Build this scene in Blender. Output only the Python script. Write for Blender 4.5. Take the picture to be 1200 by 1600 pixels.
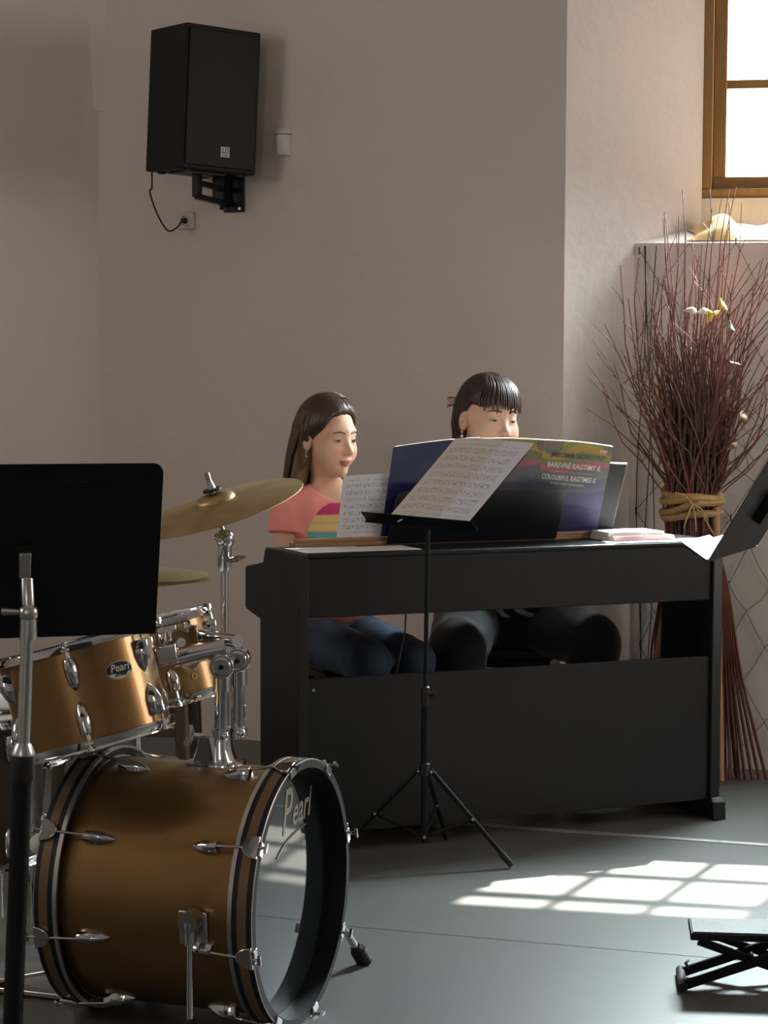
import bpy, bmesh, math, random
import numpy as np
from mathutils import Vector, Matrix

# ------------------------------------------------------------------ camera, light, exposure
for o in list(bpy.data.objects):
    bpy.data.objects.remove(o, do_unlink=True)
SC = bpy.context.scene
COL = SC.collection
FPX, PITCH, ROLL, HC = 3300.0, 0.0676, 0.0051, 1.38
_fw = np.array([0, math.cos(PITCH), -math.sin(PITCH)])
_up0 = np.array([0, math.sin(PITCH), math.cos(PITCH)])
_rt0 = np.array([1.0, 0, 0])
_rt = _rt0 * math.cos(ROLL) + _up0 * math.sin(ROLL)
_up = _up0 * math.cos(ROLL) - _rt0 * math.sin(ROLL)
CAMPOS = np.array([0, 0, HC])
cd = bpy.data.cameras.new('camera'); cam = bpy.data.objects.new('camera', cd); COL.objects.link(cam)
cd.sensor_fit = 'AUTO'; cd.sensor_width = 36.0; cd.lens = 36.0 * FPX / 1600.0
cd.clip_start = 0.05; cd.clip_end = 200
cam.matrix_world = Matrix(((_rt[0], _up[0], -_fw[0], 0), (_rt[1], _up[1], -_fw[1], 0), (_rt[2], _up[2], -_fw[2], HC), (0, 0, 0, 1)))
SC.camera = cam
vs = SC.view_settings
vs.view_transform = 'Standard'; vs.look = 'None'; vs.exposure = 0.22; vs.gamma = 1.0; vs.use_curve_mapping = False

W = bpy.data.worlds.new('world'); SC.world = W; W.use_nodes = True
bg = W.node_tree.nodes['Background']
bg.inputs[0].default_value = (0.93, 0.97, 1.0, 1); bg.inputs[1].default_value = 9.5

SUN_H = np.array([-0.429, -0.903]); SUN_TAN = 1.21          # travel direction on the floor, tangent of the elevation
sd = np.array([SUN_H[0], SUN_H[1], -SUN_TAN]); sd /= np.linalg.norm(sd)
sl = bpy.data.lights.new('sun', 'SUN'); sl.energy = 42.0; sl.angle = 0.012; sl.color = (1.0, 0.93, 0.80)
so = bpy.data.objects.new('sun', sl); COL.objects.link(so)
so.rotation_euler = Vector(sd).to_track_quat('-Z', 'Y').to_euler(); so.location = (4, 14, 9)

def area(name, loc, target, sx, sy, power, col=(1, 1, 1)):
    l = bpy.data.lights.new(name, 'AREA'); l.shape = 'RECTANGLE'; l.size = sx; l.size_y = sy; l.energy = power; l.color = col
    o = bpy.data.objects.new(name, l); COL.objects.link(o); o.location = loc
    o.rotation_euler = (Vector(target) - Vector(loc)).to_track_quat('-Z', 'Z').to_euler()
    return o
# lamps stand in for unseen windows; rear and right ones are added fill
area('daylight_left_window', (-4.85, 3.6, 2.6), (0, 3.6, 2.4), 1.3, 2.2, 46, (1.0, 0.91, 0.83))
area('daylight_rear_fill', (-2.4, -3.8, 2.6), (-2.2, 0, 2.4), 1.3, 2.2, 27, (1.0, 0.92, 0.85))
area('daylight_right_fill', (3.93, 5.3, 2.0), (0, 5.6, 1.6), 1.3, 1.6, 50, (1.0, 0.94, 0.88))
nw = area('niche_window_sky', (1.66, 7.32, 2.22), (1.10, 5.2, 0.9), 0.75, 0.36, 118, (0.80, 0.95, 0.97))
nw.data.spread = math.radians(118)

# ------------------------------------------------------------------ pixel helpers (frame 1200 x 1600)
def ray(x, y):
    return _fw + _rt * (x - 600) / FPX + _up * (800 - y) / FPX
def at(x, y, Y):
    d = ray(x, y); return CAMPOS + d * (Y / d[1])
def fl(x, y, z=0.0):
    d = ray(x, y); return CAMPOS + d * ((z - HC) / d[2])
def hitplane(x, y, p0, nrm):
    d = ray(x, y); return CAMPOS + d * (np.dot(np.asarray(p0) - CAMPOS, nrm) / np.dot(d, nrm))
def nz(v):
    v = np.asarray(v, float); return v / np.linalg.norm(v)
V = lambda *a: np.array(a, float)
ZUP = V(0, 0, 1)
def frame_of(axis, hint=None):
    a = nz(axis)
    h = V(0, 0, 1) if hint is None else np.asarray(hint, float)
    if abs(np.dot(nz(h), a)) > 0.98: h = V(1, 0, 0) if abs(a[0]) < 0.9 else V(0, 1, 0)
    x = nz(np.cross(h, a)); y = np.cross(a, x)
    return x, y, a

# ------------------------------------------------------------------ mesh builder
class MB:
    def __init__(s): s.v = []; s.f = []; s.m = []; s.uv = {}
    def add(s, vs_, fs, mi=0):
        b = len(s.v); s.v += [tuple(map(float, q)) for q in vs_]
        s.f += [tuple(b + i for i in f) for f in fs]; s.m += [mi] * len(fs)
        return s
    def box(s, c, size, ax=None, mi=0):
        X, Y, Z = ax if ax is not None else (V(1, 0, 0), V(0, 1, 0), ZUP)
        c = np.asarray(c, float); a, b, d = [q / 2 for q in size]
        vs_ = [c + X * a * i + Y * b * j + Z * d * k for k in (-1, 1) for j in (-1, 1) for i in (-1, 1)]
        return s.add(vs_, [(0, 2, 3, 1), (4, 5, 7, 6), (0, 1, 5, 4), (2, 6, 7, 3), (0, 4, 6, 2), (1, 3, 7, 5)], mi)
    def cyl(s, p0, p1, r0, r1=None, n=16, mi=0):
        return s.tube([p0, p1], [r0, r0 if r1 is None else r1], n, mi)
    def tube(s, path, r, n=8, mi=0, caps=True, closed=False, hint=None):
        P = [np.asarray(p, float) for p in path]; k = len(P)
        rr = list(r) if hasattr(r, '__len__') else [r] * k
        x = None; vs_ = []
        for i in range(k):
            if closed: t = P[(i + 1) % k] - P[i - 1]
            else: t = P[min(i + 1, k - 1)] - P[max(i - 1, 0)]
            t = nz(t)
            if x is None: x, y, _ = frame_of(t, hint)
            else:
                x = x - t * np.dot(x, t)
                x = nz(x) if np.linalg.norm(x) > 1e-6 else frame_of(t)[0]
            y = np.cross(t, x)
            for j in range(n):
                a = 2 * math.pi * j / n
                vs_.append(P[i] + rr[i] * (math.cos(a) * x + math.sin(a) * y))
        fs = []
        for i in range(k if closed else k - 1):
            for j in range(n):
                a, b = i * n + j, i * n + (j + 1) % n
                c, d = ((i + 1) % k) * n + (j + 1) % n, ((i + 1) % k) * n + j
                fs.append((a, b, c, d))
        if caps and not closed:
            fs.append(tuple(range(n))[::-1]); fs.append(tuple((k - 1) * n + j for j in range(n)))
        return s.add(vs_, fs, mi)
    def lathe(s, prof, o, axis, n=32, mi=0, closed=False):
        x, y, a = frame_of(axis); o = np.asarray(o, float); k = len(prof); vs_ = []; fs = []
        for (r, h) in prof:
            for j in range(n):
                t = 2 * math.pi * j / n
                vs_.append(o + a * h + max(r, 1e-5) * (math.cos(t) * x + math.sin(t) * y))
        for i in range(k if closed else k - 1):
            for j in range(n):
                i2 = (i + 1) % k
                fs.append((i * n + j, i * n + (j + 1) % n, i2 * n + (j + 1) % n, i2 * n + j))
        if not closed:
            fs.append(tuple(range(n))[::-1]); fs.append(tuple((k - 1) * n + j for j in range(n)))
        return s.add(vs_, fs, mi)
    def sphere(s, c, r, n=16, mi=0, ax=None):
        r = r if hasattr(r, '__len__') else (r, r, r)
        X, Y, Z = ax if ax is not None else (V(1, 0, 0), V(0, 1, 0), ZUP)
        c = np.asarray(c, float); m = max(4, n // 2); vs_ = [c - Z * r[2]]; fs = []
        for i in range(1, m):
            p = -math.pi / 2 + math.pi * i / m
            for j in range(n):
                t = 2 * math.pi * j / n
                vs_.append(c + X * r[0] * math.cos(p) * math.cos(t) + Y * r[1] * math.cos(p) * math.sin(t) + Z * r[2] * math.sin(p))
        vs_.append(c + Z * r[2]); top = len(vs_) - 1
        for j in range(n):
            fs.append((0, 1 + (j + 1) % n, 1 + j))
            fs.append((top, 1 + (m - 2) * n + j, 1 + (m - 2) * n + (j + 1) % n))
        for i in range(m - 2):
            for j in range(n):
                a, b = 1 + i * n + j, 1 + i * n + (j + 1) % n
                fs.append((a, b, b + n, a + n))
        return s.add(vs_, fs, mi)
    def prism(s, poly, vec, mi=0):
        P = [np.asarray(p, float) for p in poly]; vec = np.asarray(vec, float); k = len(P)
        nr = sum((np.cross(P[i], P[(i + 1) % k]) for i in range(k)), V(0, 0, 0))
        if np.dot(nr, vec) < 0: P = P[::-1]
        vs_ = P + [p + vec for p in P]
        fs = [tuple(range(k))[::-1], tuple(k + i for i in range(k))] + [(i, (i + 1) % k, k + (i + 1) % k, k + i) for i in range(k)]
        return s.add(vs_, fs, mi)
    def sheet(s, grid, th, mi=0, nrm=None):
        """thin curved sheet from a grid of points (rows of equal length), given a thickness"""
        G = np.asarray(grid, float); r, c = G.shape[:2]
        N = np.zeros_like(G)
        du = np.gradient(G, axis=1); dv = np.gradient(G, axis=0)
        N = np.cross(du, dv); N /= np.linalg.norm(N, axis=2, keepdims=True) + 1e-12
        A = (G + N * th / 2).reshape(-1, 3); B = (G - N * th / 2).reshape(-1, 3); o = r * c; fs = []
        base = len(s.v)
        for i in range(r - 1):
            for j in range(c - 1):
                a, b, d, e = i * c + j, i * c + j + 1, (i + 1) * c + j + 1, (i + 1) * c + j
                fs.append((a, b, d, e)); fs.append((o + e, o + d, o + b, o + a))
        edge = [j for j in range(c)] + [i * c + c - 1 for i in range(1, r)] + [(r - 1) * c + j for j in range(c - 2, -1, -1)] + [i * c for i in range(r - 2, 0, -1)]
        for k in range(len(edge)):
            a, b = edge[k], edge[(k + 1) % len(edge)]
            fs.append((b, a, o + a, o + b))
        for i in range(r):
            for j in range(c):
                uvv = (j / (c - 1), 1 - i / (r - 1))
                s.uv[base + i * c + j] = uvv; s.uv[base + o + i * c + j] = uvv
        return s.add(list(A) + list(B), fs, mi)

def wloc(o):
    l = V(0, 0, 0)
    while o is not None:
        l = l + V(*o.location); o = o.parent
    return l
def link(name, me, parent=None, loc=None):
    o = bpy.data.objects.new(name, me); COL.objects.link(o)
    if parent is not None: o.parent = parent
    if loc is not None: o.location = loc
    return o
def obj(name, mb, mats, parent=None, base=None, smooth=40, bevel=0, bseg=2, flat=False):
    """world-space MB -> mesh object. Under a parent it sits at the parent's origin; else its origin is base."""
    off = wloc(parent) if parent is not None else (V(0, 0, 0) if base is None else np.asarray(base, float))
    me = bpy.data.meshes.new(name)
    me.from_pydata([tuple(np.asarray(q) - off) for q in mb.v], [], mb.f)
    ms = mats if isinstance(mats, (list, tuple)) else [mats]
    for m in ms: me.materials.append(m)
    if len(ms) > 1: me.polygons.foreach_set('material_index', mb.m)
    if mb.uv:
        ul = me.uv_layers.new(name='UVMap')
        for l in me.loops: ul.data[l.index].uv = mb.uv.get(l.vertex_index, (0, 0))
    me.update()
    bm = bmesh.new(); bm.from_mesh(me); bmesh.ops.recalc_face_normals(bm, faces=bm.faces); bm.to_mesh(me); bm.free()
    if not flat:
        me.shade_smooth(); me.set_sharp_from_angle(angle=math.radians(smooth))
    o = link(name, me, parent, None if parent is not None else tuple(off))
    if bevel:
        b = o.modifiers.new('bevel', 'BEVEL'); b.width = bevel; b.segments = bseg; b.limit_method = 'ANGLE'; b.angle_limit = math.radians(35)
    return o
def tag(o, label=None, cat=None, group=None, kind=None):
    if label: o['label'] = label
    if cat: o['category'] = cat
    if group: o['group'] = group
    if kind: o['kind'] = kind
    return o
def thing(name, label, cat, loc, group=None):
    o = link(name, None, None, tuple(map(float, loc))); o.empty_display_size = 0.05
    return tag(o, label, cat, group)
def struct(o): o['kind'] = 'structure'; return o
def dup(o, parent, loc=None):
    c = o.copy(); COL.objects.link(c); c.parent = parent
    if loc is not None: c.location = loc
    return c

# ------------------------------------------------------------------ procedural materials
def lin(h):
    if isinstance(h, str):
        h = [int(h[i:i + 2], 16) / 255 for i in (0, 2, 4)]
    return tuple(c / 12.92 if c <= 0.04045 else ((c + 0.055) / 1.055) ** 2.4 for c in h)
def mat(name, col, rough=0.5, metal=0.0, var=0.12, vs_=8.0, bump=0.0, bs=60.0, coat=0.0, spec=0.5, trans=0.0, sss=0.0, attr=None, sheen=0.0, stretch=None):
    m = bpy.data.materials.new(name); m.use_nodes = True; t = m.node_tree; n = t.nodes; b = n['Principled BSDF']
    c = lin(col) if isinstance(col, str) else col
    tc = n.new('ShaderNodeTexCoord'); mp = n.new('ShaderNodeMapping'); t.links.new(tc.outputs['Object'], mp.inputs[0])
    if stretch: mp.inputs['Scale'].default_value = stretch
    nt = n.new('ShaderNodeTexNoise'); nt.inputs['Scale'].default_value = vs_; nt.inputs['Detail'].default_value = 5
    t.links.new(mp.outputs[0], nt.inputs['Vector'])
    mr = n.new('ShaderNodeMapRange'); mr.inputs[1].default_value = 0.25; mr.inputs[2].default_value = 0.75
    mr.inputs[3].default_value = 1 - var; mr.inputs[4].default_value = 1 + var
    t.links.new(nt.outputs[0], mr.inputs[0])
    vm = n.new('ShaderNodeVectorMath'); vm.operation = 'SCALE'; t.links.new(mr.outputs[0], vm.inputs['Scale'])
    if attr:
        a = n.new('ShaderNodeVertexColor'); a.layer_name = attr; t.links.new(a.outputs[0], vm.inputs[0])
    else: vm.inputs[0].default_value = c
    t.links.new(vm.outputs[0], b.inputs['Base Color'])
    b.inputs['Roughness'].default_value = rough; b.inputs['Metallic'].default_value = metal
    b.inputs['Coat Weight'].default_value = coat; b.inputs['Coat Roughness'].default_value = 0.06
    b.inputs['Specular IOR Level'].default_value = spec; b.inputs['Transmission Weight'].default_value = trans
    if sss: b.inputs['Subsurface Weight'].default_value = sss; b.inputs['Subsurface Radius'].default_value = (0.012, 0.005, 0.003); b.inputs['Subsurface Scale'].default_value = 0.5
    if sheen: b.inputs['Sheen Weight'].default_value = sheen
    if bump:
        n2 = n.new('ShaderNodeTexNoise'); n2.inputs['Scale'].default_value = bs; n2.inputs['Detail'].default_value = 4
        t.links.new(mp.outputs[0], n2.inputs['Vector'])
        bp = n.new('ShaderNodeBump'); bp.inputs['Strength'].default_value = bump; bp.inputs['Distance'].default_value = 0.01
        t.links.new(n2.outputs[0], bp.inputs['Height']); t.links.new(bp.outputs[0], b.inputs['Normal'])
    return m
M = {}
M['plaster'] = mat('wall_plaster', (0.62, 0.545, 0.50), 0.9, var=0.05, vs_=1.3, bump=0.25, bs=22)
M['plaster2'] = mat('parapet_plaster', (0.60, 0.54, 0.50), 0.9, var=0.05, vs_=2, bump=0.15, bs=30)
M['floor'] = mat('floor_vinyl', (0.085, 0.085, 0.082), 0.40, var=0.10, vs_=2.2, bump=0.04, bs=160)
M['seam'] = mat('seam_metal', (0.42, 0.42, 0.41), 0.4, metal=0.6, var=0.1)
M['gap'] = mat('floor_underlay', (0.42, 0.42, 0.42), 0.6)
M['ceil'] = mat('ceiling_plaster', (0.66, 0.62, 0.57), 0.9, var=0.03)
M['winwood'] = mat('window_wood', '8a6638', 0.5, var=0.15, vs_=6, stretch=(8, 8, 1))
M['black'] = mat('black_wood', (0.0065, 0.0065, 0.008), 0.46, var=0.2, spec=0.35, bump=0.03, bs=240)
M['blackpl'] = mat('black_plastic', (0.006, 0.006, 0.008), 0.38, var=0.15)
M['blackmetal'] = mat('black_painted_metal', (0.005, 0.0055, 0.007), 0.42, var=0.15, spec=0.22)
M['rubber'] = mat('black_rubber', (0.012, 0.012, 0.012), 0.7)
M['chrome'] = mat('chrome', (0.62, 0.62, 0.64), 0.07, metal=1.0, var=0.03)
M['steel'] = mat('brushed_steel', (0.55, 0.54, 0.53), 0.28, metal=1.0, var=0.06)
M['white'] = mat('white_plastic', (0.50, 0.455, 0.43), 0.45, var=0.03)
M['paper'] = mat('paper', (0.80, 0.80, 0.80), 0.7, var=0.03)
# ------------------------------------------------------------------ the room
def mk_floor():
    root = obj('floor', MB().box((-0.4, 2.3, -0.0525), (9.2, 12.6, 0.10)), M['gap'])
    struct(root)
    # wide sheet strips, welded seams running at -17 degrees
    d = nz(V(1, -0.310, 0)); nn = V(-d[1], d[0], 0)
    s2 = np.dot(fl(827, 1472), nn); s1 = np.dot(fl(986, 1306), nn); w = s1 - s2
    X0, X1, Y0, Y1 = -5.0, 4.2, -4.0, 8.6
    def clip(poly, nv, c, keep):
        out = []
        for i in range(len(poly)):
            a, b = poly[i], poly[(i + 1) % len(poly)]
            da, db = (np.dot(a, nv) - c) * keep, (np.dot(b, nv) - c) * keep
            if da >= 0: out.append(a)
            if da * db < 0: out.append(a + (b - a) * da / (da - db))
        return out
    for k in range(-9, 7):
        lo, hi = s2 + k * w + 0.0022, s2 + (k + 1) * w - 0.0022
        p = [V(X0, Y0, 0), V(X1, Y0, 0), V(X1, Y1, 0), V(X0, Y1, 0)]
        p = clip(p, nn, lo, 1)
        if len(p) > 2: p = clip(p, nn, hi, -1)
        if len(p) < 3: continue
        obj('floor_strip', MB().prism([q - V(0, 0, 0.0025) for q in p], (0, 0, 0.0025)), M['floor'], root, flat=True)
    c = nn * s1
    a, b = c + d * -1.80, c + d * 0.6
    st = MB().prism([a - nn * 0.014, b - nn * 0.014, b + nn * 0.014, a + nn * 0.014], (0, 0, 0.0025))
    o = obj('seam_strip', st, M['seam'], root)
    for t in (-1.3, -0.865, -0.4):
        q = c + d * t; sc = MB(); sc.cyl(q + V(0, 0, 0.0022), q + V(0, 0, 0.0040), 0.006, n=10)
        obj('screw', sc, M['steel'], o)
mk_floor()

WD = nz(V(1, -0.20, 0)); WN = V(WD[1], -WD[0], 0)          # window wall: along, and normal towards the room
if WN[1] > 0: WN = -WN
PA = V(1.181, 7.277, 0)                                     # a point on the parapet's face
def on_line(px_, p0, d):                                    # floor point of line p0+t*d seen in pixel column px_
    r = ray(px_, 900); r2 = V(r[0], r[1], 0)
    A = np.array([[d[0], -r2[0]], [d[1], -r2[1]]]); t = np.linalg.solve(A, -p0[:2])[0]
    return p0 + d * t
PR_ = on_line(985, PA, WD)                                  # where the splayed reveal meets the parapet
CC = at(880, 600, 7.2); CC = V(CC[0], CC[1], 0)             # outer edge of the reveal
rd = nz(PR_ - CC)
r_ = ray(1095, 400); A_ = np.array([[rd[0], -r_[0]], [rd[1], -r_[1]]]); t_ = np.linalg.solve(A_, -CC[:2])[0]
WW = CC + rd * t_                                           # foot of the window frame's left edge
PHI = math.radians(28); BD = V(math.cos(PHI), -math.sin(PHI), 0); BN = V(-math.sin(PHI), -math.cos(PHI), 0)
KK = on_line(157, CC, BD)                                   # corner at the left of the back wall
HT = 4.6
WINW, WINH = 1.72, 1.25
WZ0 = at(1095, 310, WW[1])[2]
WE = WW + WD * WINW
mirror_rd = nz(V(-rd[0], rd[1], 0))
C2 = WE + nz(WD * 0.87 - V(-WN[0], -WN[1], 0) * 0.5) * 0.62
def wall(name, poly, z0=0.0, z1=HT, m='plaster'):
    return struct(obj(name, MB().prism([V(p[0], p[1], z0 - (0.06 if z0 == 0 else 0)) for p in poly], (0, 0, z1 - z0 + (0.06 if z0 == 0 else 0))), M[m], flat=True))
OUT = -WN * 0.34
wall('wall_back', [KK, CC, WW, WW + OUT, KK - BN * 0.7 + V(0.3, 0, 0)])
LD_ = nz(V(-1, -0.42, 0)); LE = KK + LD_ * 3.9
wall('wall_left', [KK, LE, V(LE[0] - 0.6, LE[1] + 0.5, 0), V(KK[0] - 0.2, KK[1] + 0.75, 0)])
wall('wall_side', [WE, C2, V(4.2, C2[1] - 0.25, 0), V(4.3, C2[1] + 1.0, 0), WE + OUT])
struct(obj('wall_right', MB().box((4.1, 1.6, 2.3), (0.2, 11.4, 4.7)), M['plaster'], flat=True))
struct(obj('wall_west', MB().box((-5.0, 1.4, 2.3), (0.2, 11.4, 4.7)), M['plaster'], flat=True))
struct(obj('wall_rear', MB().box((-0.45, -4.0, 2.3), (9.3, 0.2, 4.7)), M['plaster'], flat=True))
struct(obj('ceiling', MB().box((-0.4, 2.1, HT + 0.05), (9.4, 12.3, 0.1)), M['ceil'], flat=True))
# parapet under the window, sloped sill
SZ = at(985, 380, PR_[1])[2]; SB = SZ + 0.075
pe = PR_ + WD * 1.86
pb, peb = WW + WD * 0.0 - WN * 0.02, WE - WN * 0.02
m = MB(); vv = [V(q[0], q[1], -0.05) for q in (PR_, pe, peb, pb)] + [V(PR_[0], PR_[1], SZ), V(pe[0], pe[1], SZ), V(peb[0], peb[1], SB), V(pb[0], pb[1], SB)]
m.add(vv, [(0, 3, 2, 1), (4, 5, 6, 7), (0, 1, 5, 4), (1, 2, 6, 5), (2, 3, 7, 6), (3, 0, 4, 7)])
par = struct(obj('wall_parapet', m, M['plaster2'], flat=True))
# masonry below and above the window opening
wall('wall_below_window', [WW, WE, WE + OUT, WW + OUT], SB - 0.1, WZ0)
wall('wall_above_window', [WW, WE, WE + OUT, WW + OUT], WZ0 + WINH, HT)
# vault springer in the corner, seen as a soft dark fold at the top left
zc = at(140, 172, KK[1] - 0.05)[2]
m = MB(); vv = []; N = 9
for i in range(N):
    a = i / (N - 1); w = 0.02 + 0.10 * a + 0.35 * a ** 3; dd = 0.005 + 0.05 * a + 0.45 * a ** 3
    z = zc + (HT - zc) * a
    c = V(KK[0], KK[1], z)
    vv += [c + LD_ * w - BN * -0.0, c + V(-0.10, -1.0, 0) * dd + LD_ * 0.25 * w, c + V(0.25, -1.0, 0) * dd * 0.9 + BD * 0.3 * w, c + BD * w * 0.9, c - V(0, -0.1, 0)]
fs = []
for i in range(N - 1):
    for j in range(5): fs.append((i * 5 + j, i * 5 + (j + 1) % 5, (i + 1) * 5 + (j + 1) % 5, (i + 1) * 5 + j))
fs += [(4, 3, 2, 1, 0), tuple((N - 1) * 5 + j for j in range(5))]
m.add(vv, fs); struct(obj('trim_1', m, M['plaster'], smooth=60))

# window: outer frame, sash with glazing bars, every pane
def mk_window():
    off = -WN * 0.06
    def q(t, z, d=0.0): return WW + off + WD * t - WN * d + V(0, 0, z)
    ax = (WD, WN, ZUP)
    root = obj('window_1', MB().box(q(WINW / 2, WZ0 + 0.017), (WINW, 0.10, 0.034), ax).box(q(WINW / 2, WZ0 + WINH - 0.017), (WINW, 0.10, 0.034), ax)
               .box(q(0.017, WZ0 + WINH / 2), (0.034, 0.10, WINH - 0.07), ax).box(q(WINW - 0.017, WZ0 + WINH / 2), (0.034, 0.10, WINH - 0.07), ax), M['winwood'], bevel=0.003)
    struct(root)
    m = MB(); t0, t1 = 0.034, WINW - 0.034
    pw, bw = 0.222, 0.026
    z0 = WZ0 + 0.078
    xs = []; x = t0 + 0.046
    sash = MB()
    for (a, b) in ((t0, WINW / 2 - 0.002), (WINW / 2 + 0.002, t1)):
        for z in (WZ0 + 0.056, WZ0 + WINH - 0.056): sash.box(q((a + b) / 2, z, 0.01), (b - a, 0.05, 0.044), ax)
        for xx in (a + 0.023, b - 0.023): sash.box(q(xx, WZ0 + WINH / 2, 0.01), (0.046, 0.05, WINH - 0.156), ax)
        innr = (b - a) - 0.092; pw = (innr - 2 * bw) / 3
        xs.append([(a + 0.046 + k * (pw + bw), a + 0.046 + k * (pw + bw) + pw) for k in range(3)])
    obj('sash', sash, M['winwood'], root, bevel=0.003)
    rows = []; z = z0
    for h_, g_ in ((0.308, 0.030), (0.308, 0.045), (0.135, 0.030), (0.24, 0.0)):
        rows.append((z, z + h_)); z += h_ + g_
    bars = MB()
    for col in xs:
        a, b = col[0][0], col[-1][1]
        for i in range(len(rows) - 1):
            bars.box(q((a + b) / 2, (rows[i][1] + rows[i + 1][0]) / 2, 0.01), (b - a, 0.036, rows[i + 1][0] - rows[i][1]), ax)
        for i in range(2):
            for (za, zb) in rows: bars.box(q((col[i][1] + col[i + 1][0]) / 2, (za + zb) / 2, 0.01), (bw, 0.036, zb - za), ax)
    obj('glazing_bar', bars, M['winwood'], root)
    g = bpy.data.materials.new('window_glass'); g.use_nodes = True; t = g.node_tree; t.nodes.clear()
    o_ = t.nodes.new('ShaderNodeOutputMaterial'); mx = t.nodes.new('ShaderNodeMixShader'); tr = t.nodes.new('ShaderNodeBsdfTransparent'); gl = t.nodes.new('ShaderNodeBsdfGlossy')
    gl.inputs['Roughness'].default_value = 0.02; mx.inputs[0].default_value = 0.05
    tr.inputs[0].default_value = (0.97, 0.98, 0.98, 1)
    t.links.new(tr.outputs[0], mx.inputs[1]); t.links.new(gl.outputs[0], mx.inputs[2]); t.links.new(mx.outputs[0], o_.inputs[0])
    for col in xs:
        for (a, b) in col:
            for (za, zb) in rows:
                obj('pane', MB().box(q((a + b) / 2, (za + zb) / 2, 0.012), (b - a + 0.004, 0.003, zb - za + 0.004), ax), g, root, flat=True)
    return root
mk_window()
# ------------------------------------------------------------------ lettering and print
def text_mb(s, origin, X, Y, size, depth=0.0006, shear=0.0, align='CENTER', bold=0.0, sx=1.0, spacing=1.0):
    c = bpy.data.curves.new('lettering', 'FONT'); c.body = s; c.size = 1.0; c.align_x = align; c.align_y = 'CENTER'
    c.shear = shear; c.offset = bold; c.extrude = 0; c.space_character = spacing; c.resolution_u = 3
    o = bpy.data.objects.new('lettering', c); COL.objects.link(o)
    dg = bpy.context.evaluated_depsgraph_get(); me = bpy.data.meshes.new_from_object(o.evaluated_get(dg))
    bpy.data.objects.remove(o, do_unlink=True)
    X, Y = nz(X), nz(Y); Nn = np.cross(X, Y); m = MB()
    vs_ = [np.asarray(origin) + X * v.co.x * size * sx + Y * v.co.y * size + Nn * depth for v in me.vertices]
    m.add(vs_, [tuple(p.vertices) for p in me.polygons]); bpy.data.meshes.remove(me)
    return m
def print_mat(name, paper, ink=(0.27, 0.25, 0.26), rows=7.0, margin=0.06, col2=None, split=None, tint=None):
    """sheet music print: staves in bands with note marks, laid out in the sheet's own UV"""
    m = bpy.data.materials.new(name); m.use_nodes = True; t = m.node_tree; n = t.nodes; L = t.links; b = n['Principled BSDF']
    b.inputs['Roughness'].default_value = 0.65
    tc = n.new('ShaderNodeTexCoord'); sp = n.new('ShaderNodeSeparateXYZ'); L.new(tc.outputs['UV'], sp.inputs[0])
    def math_(op, a, c=None, d=None):
        q = n.new('ShaderNodeMath'); q.operation = op
        for i, w in enumerate((a, c, d)):
            if w is None: continue
            if isinstance(w, (int, float)): q.inputs[i].default_value = w
            else: L.new(w, q.inputs[i])
        return q.outputs[0]
    u, v = sp.outputs[0], sp.outputs[1]
    fr = math_('FRACT', math_('MULTIPLY', v, rows))
    band = math_('MULTIPLY', math_('GREATER_THAN', fr, 0.18), math_('LESS_THAN', fr, 0.80))
    lines = math_('LESS_THAN', math_('FRACT', math_('MULTIPLY', fr, 9.7)), 0.20)
    mp = n.new('ShaderNodeMapping'); L.new(tc.outputs['UV'], mp.inputs[0]); mp.inputs['Scale'].default_value = (34, rows * 4.2, 1)
    no = n.new('ShaderNodeTexNoise'); no.inputs['Scale'].default_value = 1.0; no.inputs['Detail'].default_value = 3; L.new(mp.outputs[0], no.inputs['Vector'])
    notes = math_('GREATER_THAN', no.outputs[0], 0.56)
    ink_ = math_('MULTIPLY', band, math_('MAXIMUM', math_('MULTIPLY', lines, 0.45), math_('MULTIPLY', notes, 0.8)))
    inu = math_('MULTIPLY', math_('GREATER_THAN', u, margin), math_('LESS_THAN', u, 1 - margin))
    inv = math_('MULTIPLY', math_('GREATER_THAN', v, 0.07), math_('LESS_THAN', v, 0.93))
    fac = math_('MULTIPLY', ink_, math_('MULTIPLY', inu, inv))
    mx = n.new('ShaderNodeMix'); mx.data_type = 'RGBA'; mx.inputs[6].default_value = (*paper, 1); mx.inputs[7].default_value = (*ink, 1)
    L.new(fac, mx.inputs[0]); L.new(mx.outputs[2], b.inputs['Base Color'])
    return m
M['music'] = print_mat('printed_music', (0.72, 0.70, 0.72), rows=9)
M['musicwarm'] = print_mat('printed_music_cream', (0.66, 0.62, 0.58), rows=10, margin=0.10)
M['musicblue'] = print_mat('printed_music_bluish', (0.72, 0.73, 0.80), rows=10, margin=0.12)
M['navy'] = mat('navy_cover', (0.016, 0.018, 0.085), 0.35, var=0.15, coat=0.2)
M['wood'] = mat('light_brown_wood', (0.30, 0.16, 0.075), 0.45, var=0.3, vs_=5, stretch=(2, 2, 30))
M['pinkbook'] = mat('rose_cover', (0.50, 0.33, 0.36), 0.5, var=0.05)
M['creampage'] = mat('page_edges', (0.75, 0.70, 0.62), 0.8, var=0.06, vs_=60)
M['silver'] = mat('pale_lettering', (0.70, 0.66, 0.60), 0.45, var=0.02)
M['darkink'] = mat('dark_lettering', (0.05, 0.035, 0.075), 0.5, var=0.02)

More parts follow.
